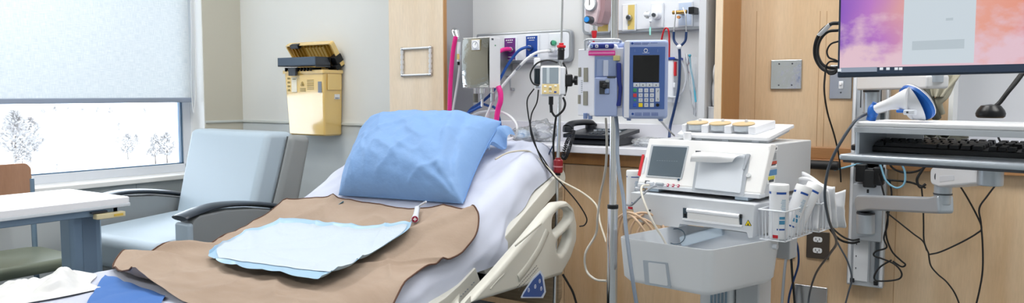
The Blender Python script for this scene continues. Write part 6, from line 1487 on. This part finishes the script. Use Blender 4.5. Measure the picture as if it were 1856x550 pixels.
b = B(); q = sp(330, 212, SD - .02); b.box((q.x - .012, SD - .03, q.z - .004), (q.x + .012, SD - .016, q.z + .004), mScB, .003); q = sp(385, 225, SD - .03); b.box((q.x - .014, SD - .045, q.z - .004), (q.x + .012, SD - .028, q.z + .008), mOffP, .003); b.box((q.x - .006, SD - .047, q.z), (q.x - .002, SD - .044, q.z + .004), mDarkP); build_ = wbuild('trigger', b, t)
def wp(x, y, d): return WF.M @ wh(x, y, 'Y', d)
cable('scanner_cable', 'grey scanner cord sweeping from the shelf down in front of the cart basket', 'cable', [WF.M @ sp(140, 215), wp(1560, 212, .08), wp(1548, 222, .01), wp(1530, 248, -.02), wp(1512, 280, -.025), wp(1500, 312, .0), wp(1495, 356, .05), wp(1503, 402, .15), wp(1516, 438, .3), wp(1506, 458, .5), wp(1480, 494, .7), wp(1468, 530, .8), wp(1464, 560, .8)], .0036, mat('slate_cord', '#4a525c', .4))
t = thing('computer_mouse', 'round black puck-shaped device with a thick cord on the white shelf', 'mouse', WF.M @ wh(1795, 216, 'Z', SZ + .006), WF.yaw)
q = wh(1795, 214, 'Z', SZ + .006)
b = B(); b.lathe([(0, 0), (.030, 0), (.035, .004), (.0365, .012), (.033, .022), (.024, .034), (.0, .038)], mBlack, Matrix.Translation((q.x, q.y, SZ + .006)), n=36); wbuild('body', b, t)
b = B(); b.tube([wh(1800, 196, 'Y', q.y), wh(1812, 186, 'Y', q.y + .01), wh(1826, 168, 'Y', q.y + .02), wh(1845, 145, 'Y', q.y + .04), wh(1870, 110, 'Y', q.y + .07)], .006, mRubber, n=10); b.tube([wh(1806, 192, 'Y', q.y + .004), wh(1830, 160, 'Y', q.y + .03), wh(1862, 118, 'Y', q.y + .06)], .004, mRubber, n=8); wbuild('cord', b, t)

# ================================================================ monitor
MF = Fr(onF(1517, 141, 1.80), math.radians(-10.2))
def mh(x, y, d=0): return MF.hit(x, y, 'Y', d)
t = thing('computer_monitor', 'wide computer monitor showing a pink cloud desktop with a blank window', 'monitor', MF.o, MF.yaw)
mw, mhh = .54, .325
Mr = Matrix.Rotation(math.radians(-.6), 4, 'Y')
b = B(); b.box((0, .0, 0), (mw, .022, mhh), mat('monitor_black', '#26364a', .35), .003, M=Mr); b.box((.12, .02, .05), (.42, .055, .26), mDarkP, .012, M=Mr); build('housing', b, t)
def screen_mat():
    m = bpy.data.materials.new('desktop_screen'); m.use_nodes = True; nt = m.node_tree; N = nt.nodes; L = nt.links; bsdf = N['Principled BSDF']
    bsdf.inputs['Base Color'].default_value = (.02, .02, .02, 1); bsdf.inputs['Roughness'].default_value = .35
    tc = N.new('ShaderNodeTexCoord'); sx = N.new('ShaderNodeSeparateXYZ'); L.new(tc.outputs['Object'], sx.inputs[0])
    mp = N.new('ShaderNodeMapping'); mp.inputs['Scale'].default_value = (1, 1, 1.5); L.new(tc.outputs['Object'], mp.inputs[0])
    n1 = N.new('ShaderNodeTexNoise'); n1.inputs['Scale'].default_value = 13; n1.inputs['Detail'].default_value = 7; n1.inputs['Roughness'].default_value = .55; L.new(mp.outputs[0], n1.inputs[0])
    n2 = N.new('ShaderNodeTexNoise'); n2.inputs['Scale'].default_value = 4.5; n2.inputs['Detail'].default_value = 2; L.new(tc.outputs['Object'], n2.inputs[0])
    # sky colours from left to right, purple - peach - pink
    cr = N.new('ShaderNodeValToRGB'); e = cr.color_ramp.elements; e[0].position = 0.0; e[0].color = lin('#9057c9'); e[1].position = 1.0; e[1].color = lin('#b765c4')
    for p_, c_ in ((.16, '#c47bd0'), (.30, '#f0b09e'), (.42, '#f3b0a0'), (.70, '#f2a08a'), (.82, '#e98fa8')): x = e.new(p_); x.color = lin(c_)
    dv = N.new('ShaderNodeMath'); dv.operation = 'DIVIDE'; dv.inputs[1].default_value = .54; L.new(sx.outputs[0], dv.inputs[0])
    ad = N.new('ShaderNodeMath'); ad.operation = 'MULTIPLY_ADD'; ad.inputs[1].default_value = .35; ad.inputs[2].default_value = -.17; L.new(n2.outputs[0], ad.inputs[0])
    a2 = N.new('ShaderNodeMath'); a2.operation = 'ADD'; L.new(dv.outputs[0], a2.inputs[0]); L.new(ad.outputs[0], a2.inputs[1]); L.new(a2.outputs[0], cr.inputs[0])
    # clouds denser low on the picture
    zr = N.new('ShaderNodeMapRange'); zr.inputs[1].default_value = .03; zr.inputs[2].default_value = .15; zr.inputs[3].default_value = .20; zr.inputs[4].default_value = -.16; L.new(sx.outputs[2], zr.inputs[0])
    a3 = N.new('ShaderNodeMath'); a3.operation = 'ADD'; L.new(n1.outputs[0], a3.inputs[0]); L.new(zr.outputs[0], a3.inputs[1])
    rm = N.new('ShaderNodeMapRange'); rm.inputs[1].default_value = .43; rm.inputs[2].default_value = .66; L.new(a3.outputs[0], rm.inputs[0])
    mx = N.new('ShaderNodeMix'); mx.data_type = 'RGBA'; mx.inputs[7].default_value = lin('#efccd9'); L.new(rm.outputs[0], mx.inputs[0]); L.new(cr.outputs[0], mx.inputs[6])
    L.new(mx.outputs[2], bsdf.inputs['Emission Color']); bsdf.inputs['Emission Strength'].default_value = .72
    return m
b = B(); b.box((.006, -.0012, .018), (mw - .006, .001, mhh - .006), screen_mat(), M=Mr); build('screen', b, t)
mWinE = mat('window_panel_lit', '#101214', .4, emit=('#c9d4dc', .85)); mTask = mat('taskbar_lit', '#101214', .4, emit=('#aab6ca', .6)); mTaskD = mat('taskbar_dark', '#0c1118', .4, emit=('#2c3d55', .6)); mTxt = mat('blurred_text_lit', '#101214', .4, emit=('#b9c5cd', .82)); mIc = mat('icon_lit', '#101214', .4, emit=('#e6eef5', .8))
def sq(b, x0, y0, x1, y1, h, m):
    a = mh(x0, y0); c = mh(x1, y1); b.box((a.x, -.0012 - h, c.z), (c.x, -.0010, a.z), m)
b = B(); sq(b, 1641, -40, 1765, 114, .0004, mWinE); sq(b, 1654, 75, 1748, 88, .0008, mTxt); sq(b, 1715, 33, 1728, 37, .0008, mTxt)
sq(b, 1524, 123, 1590, 130, .0004, mTask); sq(b, 1590, 122, 1880, 129, .0004, mTaskD)
for x in (1598, 1610, 1625, 1633): sq(b, x - 3, 122.5, x + 3, 127, .0008, mIc)
sq(b, 1519, 125, 1525, 130, .0008, mIc); build('desktop_window', b, t)
# monitor arm
t = thing('monitor_support', 'white flat arm with a silver pivot reaching from the wall track to the monitor', 'support arm', onY(1580, 200, YB - .1))
yq = onY(1579, 200, 2.90)
b = B(); a_, c_ = onY(1579, 206, 2.90), onY(1579, 166, 2.90); b.cyl(a_, c_, .024, mArm, n=28, bev=.004); b.cyl(c_ + V((0, 0, -.002)), c_ + V((0, 0, .006)), .026, mDarkP, n=28, bev=.002); b.box((a_.x - .03, 2.90, a_.z), (a_.x + .03, YB - .03, c_.z + .01), mTrk, .005)
b.tube([V((a_.x - .032, 2.885, a_.z + .02)), V((a_.x - .032, 2.885, c_.z + .012)), V((a_.x + .032, 2.885, c_.z + .012)), V((a_.x + .032, 2.885, a_.z + .02))], .002, mDarkP, sub=1); b.tube([c_, c_ + V((.005, 0, .03)), c_ + V((.0, 0, .05))], .008, mWhiteP); build('pivot', b, t, world=True)
b = B(); S_ = onY(1574, 149, 2.88); E_ = onF(1697, 149, 2.12); Ma = basis(S_, (E_ - S_), (0, 0, 1)); L_ = (E_ - S_).length
b.add(s_plate([(-.03, -.028), (L_ + .01, -.018), (L_ + .01, .02), (-.03, .03)], .06, bev=.01, seg=3, r=.01), mat('arm_cream_white', '#dfe0e2', .35), Ma @ Matrix.Translation((0, 0, -.03))); build('arm_link', b, t, world=True)
b = B(); mo = MF.M @ V((.27, .055, .13)); b.cyl(E_, V((E_.x, E_.y, mo.z)), .018, mArm); b.tube([V((E_.x, E_.y, mo.z - .01)), mo], .02, mArm, sub=1, n=14); build('mount', b, t, world=True)

# ================================================================ cuffs bundle on the wall
mCuff = mat('grey_olive_cuff', '#7d7f74', .75, bump=(60, .3, (1, 1, 1), .003), var=('#6f7168', 8, (1, 1, 1), .2)); mCuffL = mat('pale_olive_cuff', '#9f9c8c', .75)
YW = 3.0
def cuffroll(label, pts, r, m):
    b = B(); b.tube([onY(x, y, d) for x, y, d in pts], r, m, n=16, sub=6, flat=.7); 
    p0 = onY(*pts[0]); 
    return single('pressure_cuff', label, 'blood pressure cuff', b, 'grey-green cuffs hung behind the shelf')
cuffroll('grey-green cuff rolled at the outer side of the bundle behind the scanner', [(1672, 140, YW), (1668, 165, YW - .02), (1672, 195, YW - .03), (1676, 225, YW)], .016, mCuff)
cuffroll('dark folded cuff in the middle of the bundle behind the scanner', [(1688, 140, YW - .02), (1683, 168, YW - .04), (1690, 190, YW - .05), (1698, 214, YW - .03)], .02, mat('dark_olive_cuff', '#4f5049', .75))
cuffroll('pale curled cuff hanging lowest beside the grey partition', [(1722, 150, YW - .02), (1712, 172, YW - .05), (1700, 186, YW - .05), (1705, 205, YW - .03)], .017, mCuffL)
b = B(); c0, c1, c2, c3 = onY(1680, 136, 2.98), onY(1742, 136, 2.98), onY(1712, 176, 2.94), onY(1690, 176, 2.94)
b.grid(24, 24, lambda u, v: (c0 * (1 - u) + c1 * u) * (1 - v) + (c3 * (1 - u) + c2 * u) * v + V((0, -.02 * math.sin(u * PI) - .012 * math.sin(u * 14 + v * 3), 0)), mCuffL)
single('folded_cloth', 'fanned pale olive cloth gathered above the cuffs below the monitor', 'cloth', b, solid=.003)
cr = [((1662, 238), (1668, 246), 'open end of a rolled grey cuff under the shelf nearest the scanner'), ((1688, 236), (1696, 246), 'rolled grey cuff in the middle under the shelf'), ((1712, 236), (1728, 247), 'rolled grey cuff beside the black cords under the shelf')]
for (a_, c_, lb) in cr:
    b = B(); p = onY(*a_, 2.90); q = onY(c_[0] + 14, c_[1] - 2, 3.0); 
    def roll(u, v, p=p, q=q):
        ang = u * 2 * PI * 1.3; rr = .024 - .006 * u; d = (q - p).normalized(); n1 = V((0, 0, 1)); n2 = d.cross(n1).normalized(); return p.lerp(q, v) + n1 * (rr * math.sin(ang)) + n2 * (rr * math.cos(ang)) + V((0, 0, -.01))
    b.grid(30, 6, roll, mCuff); single('pressure_cuff', lb, 'blood pressure cuff', b, 'grey-green cuffs hung behind the shelf', solid=.003)

# ================================================================ cables on the wall
YK = YB - .06
cable('display_cable', 'thick black cable with a white tag arching beside the monitor edge', 'cable', [mhp for mhp in [MF.M @ mh(1520, 42, .03), MF.M @ mh(1505, 44, .03), MF.M @ mh(1488, 58, .04), MF.M @ mh(1478, 80, .06), MF.M @ mh(1478, 104, .07), MF.M @ mh(1490, 124, .07), MF.M @ mh(1508, 131, .06), MF.M @ mh(1522, 126, .04)]], .0044, mRubber, extra=lambda b, P: b.tube([P[1].lerp(P[2], .0), P[2].lerp(P[3], .25)], .0075, mPaper, sub=1, n=10, flat=.5))
cable('display_cable', 'second black cable curving inside the tagged one beside the monitor', 'cable', [MF.M @ mh(x, y, .05) for x, y in ((1520, 55), (1500, 58), (1486, 74), (1482, 96), (1490, 116), (1506, 124), (1520, 122))], .0036, mRubber)
cable('usb_cable', 'thin black cable with small loops at the lower monitor corner', 'cable', [MF.M @ mh(x, y, .045) for x, y in ((1520, 75), (1506, 80), (1499, 92), (1502, 104), (1514, 109), (1518, 112), (1504, 112), (1497, 122), (1502, 134), (1514, 133), (1515, 124), (1503, 122))], .0022, mRubber)
cable('usb_cable', 'long thin black cable dropping from the monitor past the switch to the bumper rail', 'cable', [(1496, 128, 2.3), (1494, 165, 2.45), (1500, 205, 2.6), (1512, 245, 2.75), (1520, 280, 2.85), (1523, 310, 2.9), (1524, 330, 2.95)], .0028, mRubber, f=None, Y=0)
mTealC = mat('teal_network_cable', '#7fb4cf', .4)
cable('network_cable', 'pale teal network cable running from the black bar to the wall track', 'cable', [(1512, 309), (1535, 303), (1562, 296), (1592, 290), (1600, 280)], .0032, mTealC, Y=YK)
cable('network_cable', 'pale teal cable loop hanging below the keyboard tray', 'cable', [(1590, 285), (1597, 303), (1606, 328), (1624, 341), (1639, 333), (1639, 308), (1626, 290), (1618, 280)], .0034, mTealC, Y=YK - .03)
K = [('black cord sagging from the track to the elbow under the tray', [(1606, 285), (1618, 305), (1640, 313), (1664, 310), (1690, 294), (1700, 285)], .0036),
 ('black cord running flat to the knot under the tray', [(1600, 326), (1625, 328), (1650, 331), (1668, 337), (1678, 341)], .0036),
 ('doubled black cord hanging into the knot under the tray', [(1684, 290), (1672, 308), (1662, 326), (1668, 340), (1678, 334)], .0045),
 ('thin black cord dropping straight from the knot to the cord junction', [(1670, 338), (1673, 370), (1674, 405), (1675, 438), (1684, 462)], .0026),
 ('thin black cord slanting from the track to the cord junction', [(1606, 385), (1630, 404), (1655, 424), (1673, 438), (1680, 455)], .0026),
 ('thin black cord from the junction down out of sight', [(1683, 460), (1687, 482), (1700, 498), (1716, 512), (1732, 535), (1745, 570)], .0026),
 ('thin black cord rising from the junction to the upper arm', [(1684, 462), (1705, 457), (1742, 440), (1770, 424), (1779, 413), (1768, 386), (1748, 350), (1730, 322), (1728, 310), (1738, 296)], .0028),
 ('thin black cord hanging from the tray end down the wall', [(1826, 296), (1812, 325), (1790, 355), (1775, 378), (1778, 405), (1781, 445), (1781, 490), (1775, 528), (1765, 570)], .0028),
 ('looping black cord tangled over the lower wall track', [(1592, 315), (1600, 345), (1607, 375), (1609, 405), (1602, 432), (1607, 449), (1588, 456), (1584, 464), (1600, 470), (1622, 480), (1634, 495), (1630, 506), (1608, 510), (1588, 509), (1585, 500), (1596, 484), (1616, 472)], .0030),
 ('second black cord crossing the tangle beside the wall track', [(1612, 325), (1616, 355), (1610, 390), (1606, 425), (1616, 455), (1632, 472), (1641, 480), (1634, 484), (1618, 474)], .0030),
 ('doubled black cord sweeping from the outlet to the wall track', [(1502, 412), (1512, 426), (1526, 437), (1545, 441), (1558, 438)], .0042),
 ('second black cord beside the doubled one near the outlet', [(1504, 408), (1515, 420), (1530, 431), (1545, 436), (1558, 434)], .0034)]
for i, (lb, pts, r) in enumerate(K):
    n_ = len(pts); yy = YK - .012 * (i % 3) if i not in (2,) else YK - .04
    P = [onY(x, y, yy) for x, y in pts]
    if i == 6: P = [onY(x, y, yy - .9 * max(0, (k - 5) / 4) ** 1.2 * .35) for k, (x, y) in enumerate(pts)]
    cable('power_cable', lb, 'cable', P, r, mRubber)
cable('power_cable', 'grey cord branching from the scanner cord toward the lower outlet', 'cable', [(1508, 420), (1522, 448), (1536, 474), (1544, 505), (1538, 530), (1530, 560)], .0032, mat('slate_cord'), Y=YK - .02)
for lb, pts, m, r in (('grey cord plugged below the cart basket', [(1424, 430), (1426, 455), (1422, 490), (1418, 540), (1416, 570)], mGreyP, .0055), ('black cord plugged below the cart basket', [(1431, 428), (1434, 470), (1436, 500), (1440, 545), (1442, 570)], mRubber, .0045), ('blue cord hanging below the cart basket', [(1440, 430), (1446, 450), (1447, 480), (1438, 510), (1430, 540), (1428, 570)], mNavyS, .004)):
    cable('power_cable', lb, 'cable', pts, r, m, Y=2.99)
cable('power_cable', 'short black cord leaving the keyboard tray beside the brown rail', 'cable', [(1800, 222), (1806, 240), (1812, 255), (1818, 262)], .003, mRubber, Y=2.9)
# ================================================================ light
w = bpy.data.worlds.new('sky'); sc.world = w; w.use_nodes = True
bg = w.node_tree.nodes['Background']; bg.inputs[0].default_value = (0.86, 0.93, 1.0, 1); bg.inputs[1].default_value = SKY
def portal(name, loc, rot, sx, sy):
    l = bpy.data.lights.new(name, 'AREA'); l.shape = 'RECTANGLE'; l.size = sx; l.size_y = sy; l.cycles.is_portal = True
    o = bpy.data.objects.new(name, l); COL.objects.link(o); o.location = loc; o.rotation_euler = rot
portal('window_portal', (XL - .1, (WY0 + WY1) / 2, (WZ0 + WZ1) / 2), (0, -PI / 2, 0), WZ1 - WZ0, WY1 - WY0)
mDiff = mat('light_diffuser', '#ffffff', .8, emit=('#ffffff', 1.5))
lights = [(-3.4, 1.5, .6, 1.2, 'ceiling light panel above the recliner'), (-1.1, 2.1, 1.2, .6, 'ceiling light panel above the headwall counter'), (.9, 1.9, 1.2, .6, 'ceiling light panel above the workstation'), (-2.2, -1.0, 1.2, .6, 'ceiling light panel near the window at the entrance side'), (.6, -1.0, 1.2, .6, 'ceiling light panel near the inner wall at the entrance side')]
for x, y, sx, sy, lb in lights:
    t = thing('ceiling_light', lb + ' with white frame', 'ceiling light', (x, y, CEIL), 0, 'ceiling light panels')
    b = B(); o1 = [(-sx / 2 - .03, -sy / 2 - .03), (sx / 2 + .03, -sy / 2 - .03), (sx / 2 + .03, sy / 2 + .03), (-sx / 2 - .03, sy / 2 + .03)]; o2 = [(-sx / 2, -sy / 2), (sx / 2, -sy / 2), (sx / 2, sy / 2), (-sx / 2, sy / 2)]
    b.plate(o1, .03, mWhiteTrim, Matrix.Translation((0, 0, -.03)), holes=[o2], r=0); build('frame', b, t)
    b = B(); b.box((-sx / 2, -sy / 2, -.012), (sx / 2, sy / 2, -.006), mDiff); build('diffuser', b, t)
    l = bpy.data.lights.new('ceiling_lamp', 'AREA'); l.shape = 'RECTANGLE'; l.size = sx; l.size_y = sy; l.energy = LAMP; l.color = (1.0, .985, .96)
    o = bpy.data.objects.new('ceiling_lamp', l); COL.objects.link(o); o.location = (x, y, CEIL - .04)
sc.view_settings.view_transform = 'Standard'; sc.view_settings.look = 'None'; sc.view_settings.gamma = 1; sc.view_settings.use_curve_mapping = False
sc.view_settings.exposure = EXPO
sc.cycles.max_bounces = 8; sc.cycles.diffuse_bounces = 5; sc.cycles.glossy_bounces = 4; sc.cycles.transparent_max_bounces = 16; sc.cycles.transmission_bounces = 4
sc.cycles.sample_clamp_indirect = 6; sc.cycles.caustics_reflective = False; sc.cycles.caustics_refractive = False; sc.cycles.blur_glossy = .5
